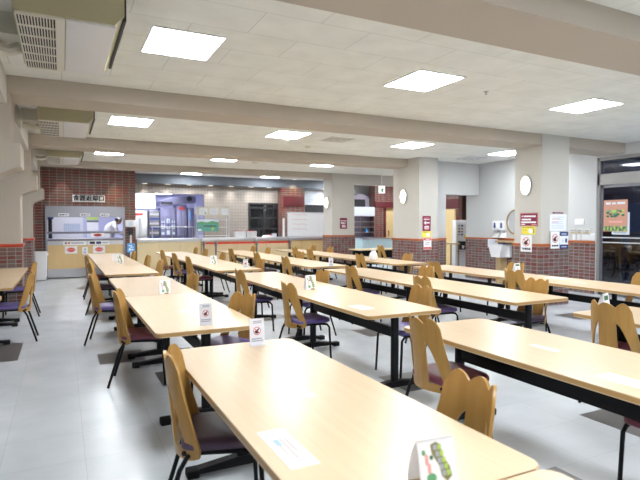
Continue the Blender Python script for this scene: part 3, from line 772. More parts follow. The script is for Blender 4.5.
def soap(t, w, h, d):
    b = MB(); b.prism([(-.035, .06), (.035, .06), (.028, .18), (0, .20), (-.028, .18)], 'y', -d-.004, -d+.002); b.build('window', M['navy'], t)
    b = MB(); b.box(-.03, .03, -d-.01, -.01, -.05, 0.0, 0, .005); b.build('nozzle', M['steel'], t)
for y, l in ((9.64, 'left white soap dispenser above the hand basin'), (9.425, 'right white soap dispenser above the hand basin')):
    wallbox('soap_dispenser', l, 'soap dispenser', y, 1.29, .16, .24, .10, M['white'], soap, group='soap dispensers')
    b = MB(); b.box(-.08, .08, -.12, 0, 0, .015); b.prism([(0, .0), (-.11, .0), (0, .14)], 'x', -.075, .075)
    t = tag(b.build('drip_tray', M['white'], None, (9.8, y, 1.11), (0, 0, -PI/2)), l.replace('soap dispenser', 'sloped drip tray under a soap dispenser').replace('above the', 'over the'), 'tray', 'drip trays')
sheet('hand_washing_notice', 'white paper notice left of the hand basin', 'notice', (9.762, 9.76, .86), '-x', .34, .21, M['paper'], lines(.15, .85, .15, .85, 4, 'skyprint'))
sheet('yellow_label', 'tiny yellow label between the soap trays', 'label', (9.78, 9.53, 1.105), '-x', .05, .05, M['yellow'], [], .018)
b = MB(); b.box(-.30, .30, -.16, 0, 0, .045, 0, .004); tag(b.build('wooden_shelf', M['tanwood'], None, (9.765, 9.22, 1.0), (0, 0, -PI/2)), 'short wooden shelf between soap dispensers and the nearest column', 'shelf')
t = thing('round_mirror', 'round gilt-framed mirror half hidden behind the nearest column', 'mirror', (9.8, 9.05, 1.50), -PI/2)
b = MB()
N_ = 32
b.tube([(.27*math.cos(2*PI*k/N_), -.02, .29*math.sin(2*PI*k/N_)) for k in range(N_+1)], .016, 8, cap=False); b.build('frame', M['gold'], t)
b = MB(); b.lathe([(.27, -.002), (.27, -.014)], axis='y', seg=32, sy=1.07); b.build('glass', M['mirror'], t)
t = thing('hand_basin', 'white hand basin on a tan pedestal left of the nearest column', 'basin', (9.78, 9.36, 0), -PI/2)
b = MB()
pr = [(-.13, .64), (.13, .64), (.215, .90), (.215, .93), (-.215, .93), (-.215, .90)]
b.prism(pr, 'y', -.34, -.10)
b.box(-.215, .215, -.10, 0, .64, .95, 0, .01)
es = [e for e in b.bm.edges]
b.build('bowl', M['white'], t, sharp=50)
b = MB(); b.lathe([(.12, .935), (.15, .945), (.15, .95)], (.0, -.21, 0), 20, sx=1.2, sy=.75); b.build('rim', M['white'], t)
b = MB(); b.tube([(.14, -.20, .93), (.14, -.20, .965), (.14, -.27, .975)], .014); b.box(.09, .19, -.22, -.18, .962, .985); b.build('tap', M['navy'], t)
b = MB(); b.box(-.075, .075, -.24, -.02, 0, .64); b.build('pedestal', M['tanwood'], t)

# glass door
d = struct(MB().box(9.84, 9.93, 3.6, 3.66, 0, 2.8).box(9.83, 9.95, 6.92, 6.97, 0, 2.8).box(9.83, 9.95, 3.6, 6.97, 2.73, 2.8).box(9.83, 9.95, 3.6, 6.97, 2.24, 2.46).box(9.83, 9.94, 5.22, 5.28, 0, 2.24).build('door_1', M['satin']))
b = MB(); b.box(9.87, 9.88, 3.66, 6.92, 2.46, 2.73); b.build('transom_pane', M['darkglass'], d)
for y0, y1 in ((5.28, 6.92), (3.66, 5.22)):
    b = MB(); b.box(9.86, 9.90, y0, y0+.06, 0.02, 2.24); b.box(9.86, 9.90, y1-.06, y1, .02, 2.24); b.box(9.86, 9.90, y0, y1, .02, .14); b.box(9.86, 9.90, y0, y1, 2.18, 2.24)
    lf = b.build('door_leaf', M['steeldark'], d)
    b = MB(); b.box(9.875, 9.885, y0+.05, y1-.05, .12, 2.2); b.build('pane', M['darkglass'], lf)
    b = MB()
    for z in (1.18, 1.08): b.tube([(9.83, y0+.06, z), (9.83, y1-.08, z)], .011)
    b.build('push_bar', M['steel'], lf)
b = MB(); b.box(13.0, 13.1, 1.0, 9.5, 0, HC); b.box(9.98, 13.0, 9.2, 9.4, 0, HC); b.box(9.98, 13.0, 1.0, 1.2, 0, HC); b.box(9.98, 13.0, 1.2, 9.2, HC-.35, HC-.3)
struct(b.build('wall_vestibule', M['navywall']))
t = thing('vestibule_light', 'dim ceiling light seen through the pane above the glass door', 'ceiling light', (11.4, 6.3, HC-.352))
MB().box(-.1, .1, -.6, .6, -.04, 0).build('housing', M['white'], t); MB().box(-.09, .09, -.59, .59, -.05, -.039).build('diffuser', mat('dim_tube', (.8, .8, .9), .4, emit=(.8, .87, 1), estr=26), t)
t = thing('shoe_rack', 'dark shelving seen dimly through the glass door', 'shelf', (12.2, 7.9, 0))
b = MB()
for z in (.0, .3, .6, .9, 1.2): b.box(-.5, .5, -.2, .2, z, z+.03)
b.box(-.5, -.46, -.2, .2, 0, 1.25); b.box(.46, .5, -.2, .2, 0, 1.25); b.build('frame', M['walnut'], t)
sheet('plant_poster', 'salmon poster with green plants taped on the glass door', 'poster', (9.867, 6.60, 1.30), '-x', .50, .63, M['orange'],
      [('r', .1, .86, .3, .93, 'skyprint'), ('r', .36, .86, .52, .92, 'skyprint'), ('r', .58, .86, .9, .93, 'skyprint')] +
      [('e', .5 + .27*math.cos(k*1.1)*((k % 3)/2+.2), .57 + .09*math.sin(k*1.7), .065, .035, ['green', 'dkgreen', 'dkgreen', 'lime'][k % 4]) for k in range(28)] +
      [('r', .25, .28, .8, .34, 'salmonink')] + [('e', .05+.036*k, .09 + .05*math.sin(k*2.3), .035, .05, ['lime', 'green', 'olive', 'dkgreen'][k % 4]) for k in range(26)])
sheet('white_notice', 'white paper behind the salmon poster on the glass door', 'notice', (9.873, 6.49, 1.24), '-x', .36, .44, M['skyprint'], lines(.1, .9, .05, .12, 1, 'greyink'))

# ------------------------------------------------------------------ exit pendant
t = thing('exit_sign', 'small white green-marked exit sign hanging between the far columns', 'sign', (8.02, 12.2, 2.28))
b = MB(); b.tube([(0, 0, .23), (0, 0, .735)], .008); b.box(-.07, .07, -.03, .03, .725, .74); b.build('stem', M['white'], t)
b = MB(); b.box(-.09, .09, -.03, .03, .03, .23, 0, .008); b.build('housing', M['litbox'], t)
b = MB(); b.prism([(-.03, .06), (.0, .05), (.03, .07), (.02, .11), (.045, .14), (0, .17), (-.04, .13)], 'y', -.034, -.030); b.build('pictogram', M['green'], t)

# ------------------------------------------------------------------ dish return window
t = thing('dish_return_hatch', 'stainless dish-return hatch with a maple front, set in the brick wall', 'serving hatch', (0.59, 15.34, 0))
X0, X1 = -.98, .98
b = MB(); b.box(X0, X0+.05, -.06, .10, .05, 1.93); b.box(X1-.05, X1, -.06, .10, .05, 1.93); b.box(X0, X1, -.06, .10, 1.88, 1.93); b.build('frame', M['steelmid'], t)
b = MB(); b.prism([(-.03, 1.88), (-.03, 1.63), (.02, 1.63), (.25, 1.80), (.25, 1.88)], 'x', X0+.05, X1-.05); b.build('hood', M['steelmid'], t)
b = MB(); b.box(X0+.05, X1-.05, -.04, .02, 1.19, 1.245); b.build('rail', M['steeldark'], t)
b = MB(); b.box(X0+.05, X1-.05, -.06, .9, 1.0, 1.05); b.build('shelf', M['steeldark'], t)
b = MB(); b.box(X0+.05, X1-.05, -.03, .10, .89, 1.0); b.build('apron', M['steel'], t)
b = MB(); b.box(X0+.05, X1-.05, -.025, .10, .26, .89); b.build('front_panel', M['panel'], t)
b = MB(); b.box(X0+.05, X1-.05, -.03, .10, .03, .26); b.build('kick_plate', M['steel'], t)
for x0, x1, l in ((-.08, .17, 'left'), (.44, .69, 'middle'), (.94, 1.17, 'right')):
    sheet('hatch_label', 'small white label on the hatch hood, %s of three' % l, 'label', ((x0+x1)/2, 15.305, 1.655), '-y', x1-x0, .08, M['paper'], [('r', .1, .3, .3, .7, 'ink'), ('r', .35, .3, .55, .7, 'ink'), ('r', .6, .3, .9, .7, 'greyink')])
sheet('red_label', 'white label with a red oval on the hatch rail', 'label', (.87, 15.295, 1.10), '-y', .34, .10, M['paper'], [('e', .5, .5, .32, .36, 'redink'), ('r', .3, .4, .7, .6, 'ink')])
sheet('instruction_strip', 'left white instruction strip under the hatch shelf', 'label', (.30, 15.305, .885), '-y', .56, .11, M['paper'], [('r', .08, .3, .16, .7, 'ink'), ('r', .2, .3, .3, .7, 'redink'), ('r', .35, .35, .9, .65, 'greyink')])
sheet('instruction_strip', 'right white instruction strip under the hatch shelf', 'label', (.90, 15.305, .885), '-y', .52, .11, M['paper'], [('r', .05, .2, .3, .8, 'ink'), ('r', .36, .2, .6, .8, 'navy'), ('r', .65, .35, .95, .65, 'greyink')])
star = [(.5 + (.42 if k % 2 == 0 else .31)*math.cos(2*PI*k/24), .5 + (.38 if k % 2 == 0 else .27)*math.sin(2*PI*k/24)) for k in range(24)]
for x, l in ((.21, 'left'), (.90, 'right')):
    sheet('burst_poster', 'white poster with a red burst on the maple front, %s one' % l, 'poster', (x, 15.308, .66), '-y', .30, .20, M['paper'], [('p', star, 'salmonink'), ('p', [(.5+(u-.5)*.8, .5+(v-.5)*.8) for u, v in star], 'redink'), ('r', .25, .46, .75, .56, 'salmonink')])
sheet('small_notice', 'small white notice between the two red burst posters', 'notice', (.55, 15.308, .63), '-y', .14, .20, M['paper'], [('e', .5, .7, .2, .12, 'greyink')] + lines(.2, .8, .1, .5, 3, 'greyink'))
s = sheet('return_sign', 'white sign with black characters above the dish-return hatch', 'sign', (.665, 15.345, 2.045), '-y', .80, .19, M['paper'], [], .02)
lt = text_obj('食器返却口', .165, 'lettering', M['ink'], s, (0, -.004, .093), (PI/2, 0, 0), 0, .95)
bb = bmesh.new()
for dx, dy in ((0, 0), (.004, 0), (-.004, 0), (.008, 0), (-.008, 0), (0, .004), (0, -.004)):
    n0 = len(bb.verts); bb.from_mesh(lt.data); bb.verts.ensure_lookup_table()
    for v in bb.verts[n0:]: v.co += Vector((dx, dy, abs(dx)*.05 + abs(dy)*.1))
bb.to_mesh(lt.data); bb.free()
# inside the return room
b = MB(); b.box(-.42, .60, 18.0, 18.6, 0, 1.75, 0, .01); b.box(.05, .52, 17.98, 18.0, 1.20, 1.46, 1)
for k in range(8): b.box(.07+.058*k, .075+.058*k, 17.975, 17.98, 1.2, 1.46, 2)
tag(b.build('dishwasher', [M['white'], M['skyprint'], M['steeldark']]), 'white dishwashing machine with a slatted door behind the hatch', 'dishwasher')
b = MB(); b.box(.68, 1.02, 17.5, 18.0, 0, 1.75, 0, .01); b.box(.69, 1.01, 17.49, 17.5, 1.58, 1.69, 1); b.box(.69, 1.01, 17.485, 17.5, 1.24, 1.50, 2); b.box(.68, 1.02, 17.49, 17.5, 1.51, 1.56, 3)
tag(b.build('control_cabinet', [M['kitwall'], M['lime'], M['paper'], M['steeldark']]), 'white cabinet with a lime green label behind the hatch', 'cabinet')
b = MB(); b.tube([(-.30, 16.6, 1.03), (-.30, 16.6, 1.60)], .05, 12); b.lathe([(.07, 0), (.09, .03), (.09, .09), (.05, .12)], (-.30, 16.6, 1.58), 14, 1)
tag(b.build('pot_scrubber', [M['dark'], M['navy']]), 'dark post with a blue cap at the left inside the hatch', 'kitchen tool')
b = MB(); b.box(-1.3, 1.6, 15.9, 16.95, .82, .86); b.box(-1.3, 1.6, 16.9, 16.95, 0, .82); tag(b.build('wash_counter', M['steel']), 'stainless wash counter behind the hatch', 'counter')

# kitchen worker bending to the right
def skin_body(name, verts, edges, radii, m, parent=None, root=0, sub=2):
    me = bpy.data.meshes.new(name); me.from_pydata(verts, edges, [])
    o = bpy.data.objects.new(name, me); COL.objects.link(o)
    sk = o.modifiers.new('s', 'SKIN'); sk.use_smooth_shade = True
    for i, r in enumerate(radii):
        v = me.skin_vertices[0].data[i]; v.radius = (r, r) if not isinstance(r, tuple) else r; v.use_root = (i == root)
    sb = o.modifiers.new('d', 'SUBSURF'); sb.levels = sub; sb.render_levels = sub
    dg = bpy.context.evaluated_depsgraph_get(); dg.update()
    m2 = bpy.data.meshes.new_from_object(o.evaluated_get(dg))
    bpy.data.objects.remove(o); bpy.data.meshes.remove(me)
    m2.name = name; m2.materials.clear(); m2.materials.append(m)
    for p in m2.polygons: p.use_smooth = True; p.material_index = 0
    q = bpy.data.objects.new(name, m2); COL.objects.link(q)
    if parent: q.parent = parent
    return q
pt = thing('person', 'kitchen worker in white coat and cap bending forward behind the hatch', 'person', (1.33, 17.15, 0))
V = [(-.06, 0, .95), (-.05, 0, 1.12), (.02, 0, 1.34), (.10, 0, 1.47), (.17, -.01, 1.52),          # pelvis..neck
     (-.06, -.09, .90), (-.04, -.10, .48), (-.06, -.10, .08), (.08, -.11, .05),
     (-.06, .09, .90), (-.04, .10, .48), (-.06, .10, .08), (.08, .11, .05),
     (.10, -.19, 1.42), (.18, -.27, 1.20), (.34, -.30, 1.12),
     (.10, .19, 1.42), (.20, .27, 1.20), (.36, .24, 1.12)]
E_ = [(0, 1), (1, 2), (2, 3), (3, 4), (0, 5), (5, 6), (6, 7), (7, 8), (0, 9), (9, 10), (10, 11), (11, 12), (3, 13), (13, 14), (14, 15), (3, 16), (16, 17), (17, 18)]
Rr = [.17, .175, .205, .155, .055, .09, .065, .045, .04, .09, .065, .045, .04, .075, .055, .04, .075, .055, .04]
skin_body('coat', V, E_, Rr, M['cloth'], pt)
hd = MB(); bmesh.ops.create_uvsphere(hd.bm, u_segments=20, v_segments=14, radius=1)
for v in hd.bm.verts: v.co = Vector((v.co.x*.095 + (.012 if v.co.z < -.2 and v.co.x > 0 else 0), v.co.y*.075, v.co.z*.115))
hd._tag(0, 0)
hd.prism([(.09, -.01), (.115, -.03), (.09, -.035)], 'y', -.012, .012, 0)
for s_ in (-1, 1): hd.box(.0, .03, s_*.072-.008, s_*.072+.008, -.03, .03, 0)
h_ = hd.build('head', M['skin'], pt, (.235, -.01, 1.555), (0, .5, 0))
b = MB()
for s_ in (-1, 1): b.lathe([(.009, 0), (.006, .004)], (.083, s_*.03, .012), 8, 0, axis='x')
b.build('eye', M['ink'], h_)
b = MB(); b.box(.078, .092, -.025, .025, -.062, -.054); b.build('mouth', M['redink'], h_)
b = MB(); bmesh.ops.create_uvsphere(b.bm, u_segments=16, v_segments=12, radius=1)
for v in b.bm.verts: v.co = Vector((v.co.x*.10-.012, v.co.y*.083, v.co.z*.105 + .012))
bmesh.ops.bisect_plane(b.bm, geom=b.bm.verts[:]+b.bm.edges[:]+b.bm.faces[:], plane_co=(.03, 0, .0), plane_no=(1, 0, -.6), clear_outer=True)
b._tag(0, 0); b.build('hair', M['hair'], h_)
b = MB(); b.lathe([(.098, .045), (.10, .075), (.085, .115), (.03, .128)], (-.01, 0, 0), 18, sy=.86); b.build('cap', M['cloth'], h_)
for sy, c in ((-.30, (.36, -.30, 1.11)), (.24, (.38, .24, 1.11))):
    b = MB()
    b.tube([(-.03, 0, 0), (0, 0, -.003), (.05, 0, -.01), (.085, 0, -.015)], [.024, .032, .038, .034], 10)
    for k, (oy, ln) in enumerate(((-.028, .055), (-.010, .068), (.010, .064), (.027, .05))):
        b.tube([(.08, oy, -.015), (.08+ln*.5, oy*1.1, -.022), (.08+ln, oy*1.1, -.045)], [.009, .0085, .007], 6)
    b.tube([(.02, -.03, -.006), (.05, -.055, -.015), (.075, -.06, -.03)], [.011, .01, .008], 6)
    b.build('hand', M['skin'], pt, c)

# card reader stand and blue sign at the brick pier
t = thing('hand_sanitizer_stand', 'white box on a slim white pole with a blue sign, beside the hatch', 'stand', (1.70, 15.12, 0))
b = MB(); b.lathe([(.16, .002), (.16, .02), (.03, .03)], seg=20); b.tube([(0, 0, .02), (0, 0, 1.37)], .022, 10); b.build('pole', M['white'], t)
b = MB(); b.box(-.14, .14, -.05, .03, 1.37, 1.56, 0, .01); b.box(-.05, .05, -.055, -.05, 1.40, 1.53, 1); b.build('box', [M['white'], M['skyprint']], t)
b = MB(); b.box(-.06, .06, -.04, .04, 1.15, 1.36, 0, .01); b.build('sensor', M['dark'], t)
b = MB(); b.box(-.10, .10, -.055, -.04, .67, .92); b.build('sign_board', M['blue'], t)
b = MB()
for p in ((-.06, .84, .02, .87), (-.02, .80, .06, .82), (-.06, .72, -.01, .78), (.0, .73, .06, .76)): b.box(p[0], p[2], -.058, -.055, p[1], p[3])
b.build('sign_print', M['paper'], t)
# litter bin
t = thing('waste_bin', 'white plastic waste bin against the brick wall at left', 'bin', (-.50, 15.06, 0))
b = MB(); b.prism(rrect(-.15, .15, -.18, .18, .05), 'z', .02, .64)
for v in b.bm.verts:
    if v.co.z < .1: v.co.x *= .88; v.co.y *= .88
b.build('body', M['white'], t)
b = MB(); b.prism(rrect(-.175, .175, -.20, .20, .06), 'z', .64, .70); b.prism(rrect(-.15, .15, -.18, .18, .06), 'z', .70, .74); b.build('lid', M['white'], t)

# ------------------------------------------------------------------ serving line
for i, (x0, x1, m) in enumerate(((1.90, 3.72, 'panellight'), (3.74, 5.4, 'panellight'), (5.42, 6.55, 'panellight'), (6.57, 7.98, 'panel'))):
    t = thing('serving_counter', ['leftmost stainless-topped serving counter, in front of the steel fridges', 'second stainless-topped serving counter, under the poster rack and trays', 'third stainless-topped serving counter, before the dark glazed cabinet', 'rightmost stainless-topped serving counter, under the whiteboard'][i], 'counter', ((x0+x1)/2, 15.75, 0), 0, 'serving counter sections')
    hw = (x1-x0)/2
    b = MB(); b.box(-hw, hw, -.34, .5, .93, 1.02, 0, .006); b.box(-hw, hw, -.36, -.34, .93, .985, 0); b.build('worktop', M['steel'], t)
    b = MB(); n = 3
    for k in range(n): b.box(-hw + 2*hw*k/n + .004, -hw + 2*hw*(k+1)/n - .004, -.30, -.28, .14, .93)
    b.build('front_panel', M[m], t)
    b = MB(); b.box(-hw, hw, -.28, .45, .14, .925); b.build('carcass', M['panel'], t)
    b = MB(); b.box(-hw, hw, -.22, .45, 0, .14); b.build('plinth', M['steel'], t)
def stanchion(x, L, label):
    t = thing('belt_barrier', label, 'barrier', (x, 15.2, 0), 0, 'belt barriers along the counter')
    b = MB(); b.lathe([(.16, .002), (.16, .015), (.03, .03)], seg=18); b.build('base', M['steeldark'], t)
    b = MB(); b.lathe([(.028, .02), (.028, .80), (.042, .80), (.042, .92), (.02, .93)], seg=14); b.build('post', M['steeldark'], t)
    if L:
        b = MB(); b.box(.03, L-.03, -.003, .003, .85, .905); b.build('belt', M['red'], t)
stanchion(3.75, .36, 'first barrier post from the left with a short red belt')
stanchion(4.11, 1.28, 'second barrier post from the left with a long red belt')
stanchion(5.39, 1.13, 'third barrier post from the left with a red belt')
stanchion(6.52, 0, 'rightmost barrier post, by the whiteboard')
# fridges and racks in the kitchen
def unit(name, label, cat, x0, x1, y, z0, z1, m, extra=None, d=.6):
    t = thing(name, label, cat, ((x0+x1)/2, y, 0))
    w = (x1-x0)/2
    b = MB(); b.box(-w, w, 0, d, z0, z1, 0, .008); b.build('body', M[m], t)
    if extra: extra(t, w, z0, z1)
    return t
def doors(mm):
    def f(t, w, z0, z1):
        for s_ in (-1, 1):
            b = MB(); b.box(min(0, s_*w)+.012, max(0, s_*w)-.012, -.03, 0, z0+.15, z1-.25, 0, .004); dd = b.build('door', M[mm], t)
            b = MB(); b.box(s_*.03-.008, s_*.03+.008, -.06, -.03, z0+.8 if z0 < .5 else z0+.3, (z0+.8 if z0 < .5 else z0+.3)+.3); b.build('handle', M['steel'], dd)
        b = MB(); b.box(-w*.5, w*.5, -.012, 0, z1-.16, z1-.08); b.build('nameplate', M['redink'], t)
    return f
unit('refrigerator', 'tall steel refrigerator with a red nameplate in the kitchen', 'refrigerator', 3.60, 3.97, 18.5, 0.02, 2.12, 'steelblue', doors('steelblue'))
unit('refrigerator', 'pale steel refrigerator at the left side of the kitchen opening', 'refrigerator', 2.05, 2.62, 18.5, 0.02, 1.90, 'steel', doors('steel'))
unit('refrigerator', 'narrow blue-tinted steel cabinet right of the tall refrigerator', 'cabinet', 4.0, 4.22, 18.5, .02, 2.02, 'steelblue', lambda t, w, z0, z1: MB().box(-.05, .0, -.012, 0, 1.6, 1.9).build('sticker', M['blue'], t))
def rack(t, w, z0, z1):
    for k in range(3):
        x = -w + 2*w*(k+.5)/3
        b = MB(); b.box(x-w/3+.015, x+w/3-.015, -.03, 0, 1.05, z1-.3, 0); [b.box(x-w/3+.035, x+w/3-.035, -.034, -.028, 1.08+.2*q, 1.08+.2*q+(.15 if (q+k) % 2 else .09), 1) for q in range(3)]; d_ = b.build('door', [M['steelblue'], M['skyprint']], t)
        b = MB(); b.box(x-.01, x+.01, -.06, -.03, 1.3, 1.6); b.build('handle', M['navy'], d_)
unit('warming_cabinet', 'steel warming cabinet with three pale door panels in the kitchen', 'cabinet', 3.05, 3.57, 18.5, .02, 2.02, 'steelblue', rack)
def shelves(t, w, z0, z1):
    for k in range(6):
        z = .95 + k*.16; MB().box(-w+.02, w-.02, -.02, .0, z, z+.07).build('tray', M['steel' if k % 2 else 'navy'], t)
unit('tray_rack', 'dark rack of trays between the kitchen refrigerators', 'rack', 2.68, 3.02, 18.5, .02, 1.92, 'steeldark', shelves)
t = thing('exhaust_hood', 'grey exhaust hood with a dark duct inside the kitchen opening', 'hood', (3.65, 18.4, 2.08))
b = MB(); b.prism([(-.6, 0), (-.6, .16), (.0, .34), (.6, .34), (.6, .12)], 'y', 0, .9); b.build('canopy', M['steelblue'], t)
b = MB(); b.box(-.58, -.20, -.02, 0, .05, .14); b.build('grille', M['dark'], t)
b = MB(); b.lathe([(.09, -.05), (.09, 0)], (.38, 0, .26), 16, axis='y'); b.build('duct', M['dark'], t)
b = MB(); b.box(-.33, .33, -.03, .03, 0, .50, 0, .01)
tag(b.build('menu_lightbox', M['litbox'], None, (2.42, 17.6, 1.95)), 'bright white lit panel at the upper left of the kitchen opening', 'light box')
t = thing('tray_rail', 'slim stainless rail along the back of the leftmost counter', 'rail', (3.0, 16.1, 1.02))
b = MB(); b.tube([(-.62, 0, .34), (.67, 0, .34)], .018); b.build('bar', M['steel'], t)
for x in (-.58, .0, .63): MB().tube([(x, 0, 0), (x, 0, .34)], .014).build('post', M['steel'], t)
# rack with posters
t = thing('display_rack', 'stainless display rack holding a green landscape poster on the counter', 'rack', (4.21, 16.0, 1.02))
for x in (-.5, .5):
    for y in (-.12, .12): MB().box(x-.015, x+.015, y-.015, y+.015, 0, .96).build('post', M['steel'], t)
for z in (.06, .32, .56, .75): MB().box(-.5, .5, -.12, .12, z, z+.015).build('shelf', M['steel'], t)
MB().box(-.51, .51, -.14, -.13, .70, .95).build('header_board', M['warmwhite'], t)
for x, w, l in ((-.31, .25, 'left'), (.02, .26, 'middle'), (.36, .20, 'right')):
    sheet('menu_sheet', 'white menu sheet on the rack top, %s of three' % l, 'notice', (4.21+x, 15.855, 1.735), '-y', w, .20, M['paper'], lines(.15, .85, .3, .85, 3, 'skyprint') + ([('e', .75, .22, .12, .14, 'green')] if l == 'left' else []))
sheet('landscape_poster', 'green landscape poster on the stainless display rack', 'poster', (4.04, 15.85, 1.22), '-y', .68, .38, M['teal'], [('r', 0, .72, 1, 1, 'skyprint'), ('p', [(0, .72), (.2, .82), (.45, .74), (.7, .86), (1, .74), (1, .6), (0, .6)], 'green'), ('e', .72, .22, .07, .1, 'lime'), ('e', .12, .12, .1, .09, 'paper'), ('r', .3, .38, .9, .5, 'dkgreen')])
for i, (x, l) in enumerate(((5.08, 'left'), (5.45, 'right'))):
    t = thing('tray_stack', 'stack of white trays with red-marked rims, %s of two on the counter' % l, 'trays', (x, 15.95, 1.02), 0, 'tray stacks')
    for k in range(8):
        b = MB(); b.prism(rrect(-.175, .175, -.13, .13, .03), 'z', k*.026, k*.026+.02); b.build('tray', M['white'], t)
    b = MB()
    for q in range(5): b.box(-.15+.06*q, -.12+.06*q, -.1, .1, .202, .208+.01*(q % 2))
    b.build('top_tray_print', M['redink'], t)
b = MB(); b.lathe([(.19, 0), (.21, .02), (.16, .06), (.05, .07)], seg=18, sy=.6, mi=0); b.box(.03, .13, -.10, .0, .055, .08, 1)
tag(b.build('covered_dish', [M['white'], M['redink']], None, (6.03, 15.9, 1.02)), 'low white covered dish with red marks, right of the trays', 'dish')
# glazed dark cabinet in the tiled wall
t = thing('glazed_cabinet', 'black-framed glazed cabinet set in the tiled kitchen wall', 'cabinet', (6.37, 17.2, .86))
b = MB(); b.box(-.56, .56, .55, .57, 0, 1.32); b.build('back', M['dark'], t)
b = MB()
for x in (-.54, .0, .54): b.box(x-.03, x+.03, -.03, .06, 0, 1.32)
for z in (.02, .43, .80, 1.16, 1.30): b.box(-.56, .56, -.028, .06, z-.03, z+.03)
b.build('frame', M['dark'], t)
b = MB(); b.box(-.54, .54, .0, .006, .02, 1.3); b.build('pane', M['cabglass'], t)
b = MB()
for z in (.40, .77, 1.13): b.box(-.54, .54, .07, .54, z, z+.02)
b.build('shelf', M['steeldark'], t)
b = MB(); b.box(.28, .46, -.06, -.03, .12, .26); b.build('notice', M['skyprint'], t)
# brick pier with board
b = MB(); b.box(6.90, 7.80, 16.85, 17.2, 0, 2.729); struct(b.build('brick_pier', M['brick']))
b = MB(); b.box(-.40, .40, -.03, 0, 0, .35, 0, .005)
tag(b.build('maroon_board', M['brownsign'], None, (7.36, 16.84, 2.07)), 'blank maroon board on the brick pier above the whiteboard', 'sign')
b = MB(); b.box(7.82, 9.6, 17.22, 17.34, 1.60, 2.15); tag(b.build('dark_blind', M['dark']), 'black panel right of the brick pier, above the whiteboard', 'panel')
b = MB(); b.box(7.80, 9.6, 17.22, 17.34, 0, 1.6); struct(b.build('trim_7', M['whitetile']))
t = thing('whiteboard', 'large whiteboard menu standing on the counter beside the far column', 'whiteboard', (7.5, 15.95, 1.02))
b = MB(); b.box(-.75, .75, -.015, .015, .0, .82, 0, .004); b.build('board', M['white'], t)
b = MB(); b.box(-.77, .77, -.018, .02, .80, .83); b.box(-.77, .77, -.03, .02, -.0, .025); b.build('frame', M['steel'], t)
b = MB()
for k in range(4):
    z = .74 - k*.16
    b.box(-.60, -.36, -.019, -.012, z, z+.012, 0); b.box(-.33, -.08, -.019, -.012, z, z+.012, 0)
    b.box(-.08, -.06, -.019, -.012, z-.03, z-.005, 1); b.box(-.36, -.34, -.019, -.012, z-.03, z-.005, 1)
b.build('menu_print', [M['salmonink'], M['greyink']], t)
b = MB(); b.box(-.03, .03, -.02, .02, 0, .62); tag(b.build('white_standee', M['white'], None, (6.62, 15.98, 1.02)), 'narrow white board edge left of the whiteboard', 'board')
# downlights over the serving line
def downlight(x, y, z, label, col, watt, name='downlight', spot=True, size=95):
    t = thing(name, label, 'downlight', (x, y, z), 0, 'recessed downlights')
    b = MB(); b.lathe([(.11, 0), (.11, -.006), (.085, -.008)], seg=18); b.build('rim', M['white'], t)
    b = MB(); b.lathe([(.085, -.004), (.08, -.010)], seg=18); b.build('lens', M['downlight'], t)
    L = bpy.data.lights.new('downlight_beam', 'SPOT'); L.energy = watt; L.color = col; L.spot_size = math.radians(size); L.spot_blend = .7; L.shadow_soft_size = .05
    o = bpy.data.objects.new('downlight_beam', L); COL.objects.link(o); o.parent = t; o.location = (0, 0, -.03)
    return t
for i, x in enumerate((2.35, 3.05, 3.75, 4.45, 5.15, 5.85, 6.5)):
    downlight(x, 17.05, 2.73, 'recessed downlight over the tiled wall, %s from the left' % ['first', 'second', 'third', 'fourth', 'fifth', 'sixth', 'seventh'][i], (1, .95, .86), 13)
downlight(7.35, 16.74, HC, 'warm recessed downlight over the brick pier', (1, .72, .40), 14)
downlight(8.6, 17.05, 2.73, 'recessed downlight over the white tiles beside the far column', (1, .95, .9), 14)
downlight(.02, 15.12, HC, 'left downlight grazing the brick wall above the hatch', (1, .95, .9), 22, size=66)
downlight(1.33, 15.12, HC, 'right warm downlight grazing the brick wall above the hatch', (1, .74, .42), 34, size=62)
def tube_light(x, y, z, lx, ly, label):
    t = thing('kitchen_light', label, 'ceiling light', (x, y, z))
    b = MB(); b.box(-lx, lx, -ly, ly, -.05, 0, 0, .005); b.build('housing', M['white'], t)
    b = MB(); b.box(-lx+.02, lx-.02, -ly+.02, ly-.02, -.06, -.045); b.build('diffuser', M['kitlight'], t)
tube_light(.6, 16.5, 2.615, .65, .12, 'long light fitting inside the dish-return room')
tube_light(.6, 19.2, 2.615, .65, .12, 'rear light fitting inside the dish-return room')
tube_light(3.0, 17.85, 2.615, .65, .12, 'front light fitting on the kitchen ceiling')
tube_light(3.0, 19.6, 2.615, .65, .12, 'rear light fitting on the kitchen ceiling')

# ------------------------------------------------------------------ servery beyond the far columns
struct(MB().box(9.9, 11.2, 17.62, 17.8, 0, HC).build('wall_oven', M['coolpaint']))
b = MB(); b.box(10.80, 11.28, 16.9, 17.3, 0, HC); b.box(11.28, 13.2, 16.95, 17.3, 2.30, HC)
b.box(10.80, 11.9, 16.86, 16.95, 2.08, 2.30, 2); b.box(11.20, 11.28, 16.85, 16.95, 0, 2.2, 2)
struct(b.build('wall_servery', [M['brick'], M['coolpaint'], M['brownsign']]))
d2 = struct(MB().box(11.29, 12.25, 17.0, 17.06, 0, 2.08).build('door_2', M['door']))
b = MB(); b.tube([(11.48, 16.96, .95), (11.48, 16.96, 1.20)], .015); b.box(11.47, 11.49, 16.96, 17.0, .97, .99); b.box(11.47, 11.49, 16.96, 17.0, 1.16, 1.18); b.build('handle', M['walnut'], d2)
t = thing('bread_oven', 'arched brick oven with a black mouth behind the servery', 'oven', (10.36, 17.25, 2.10))
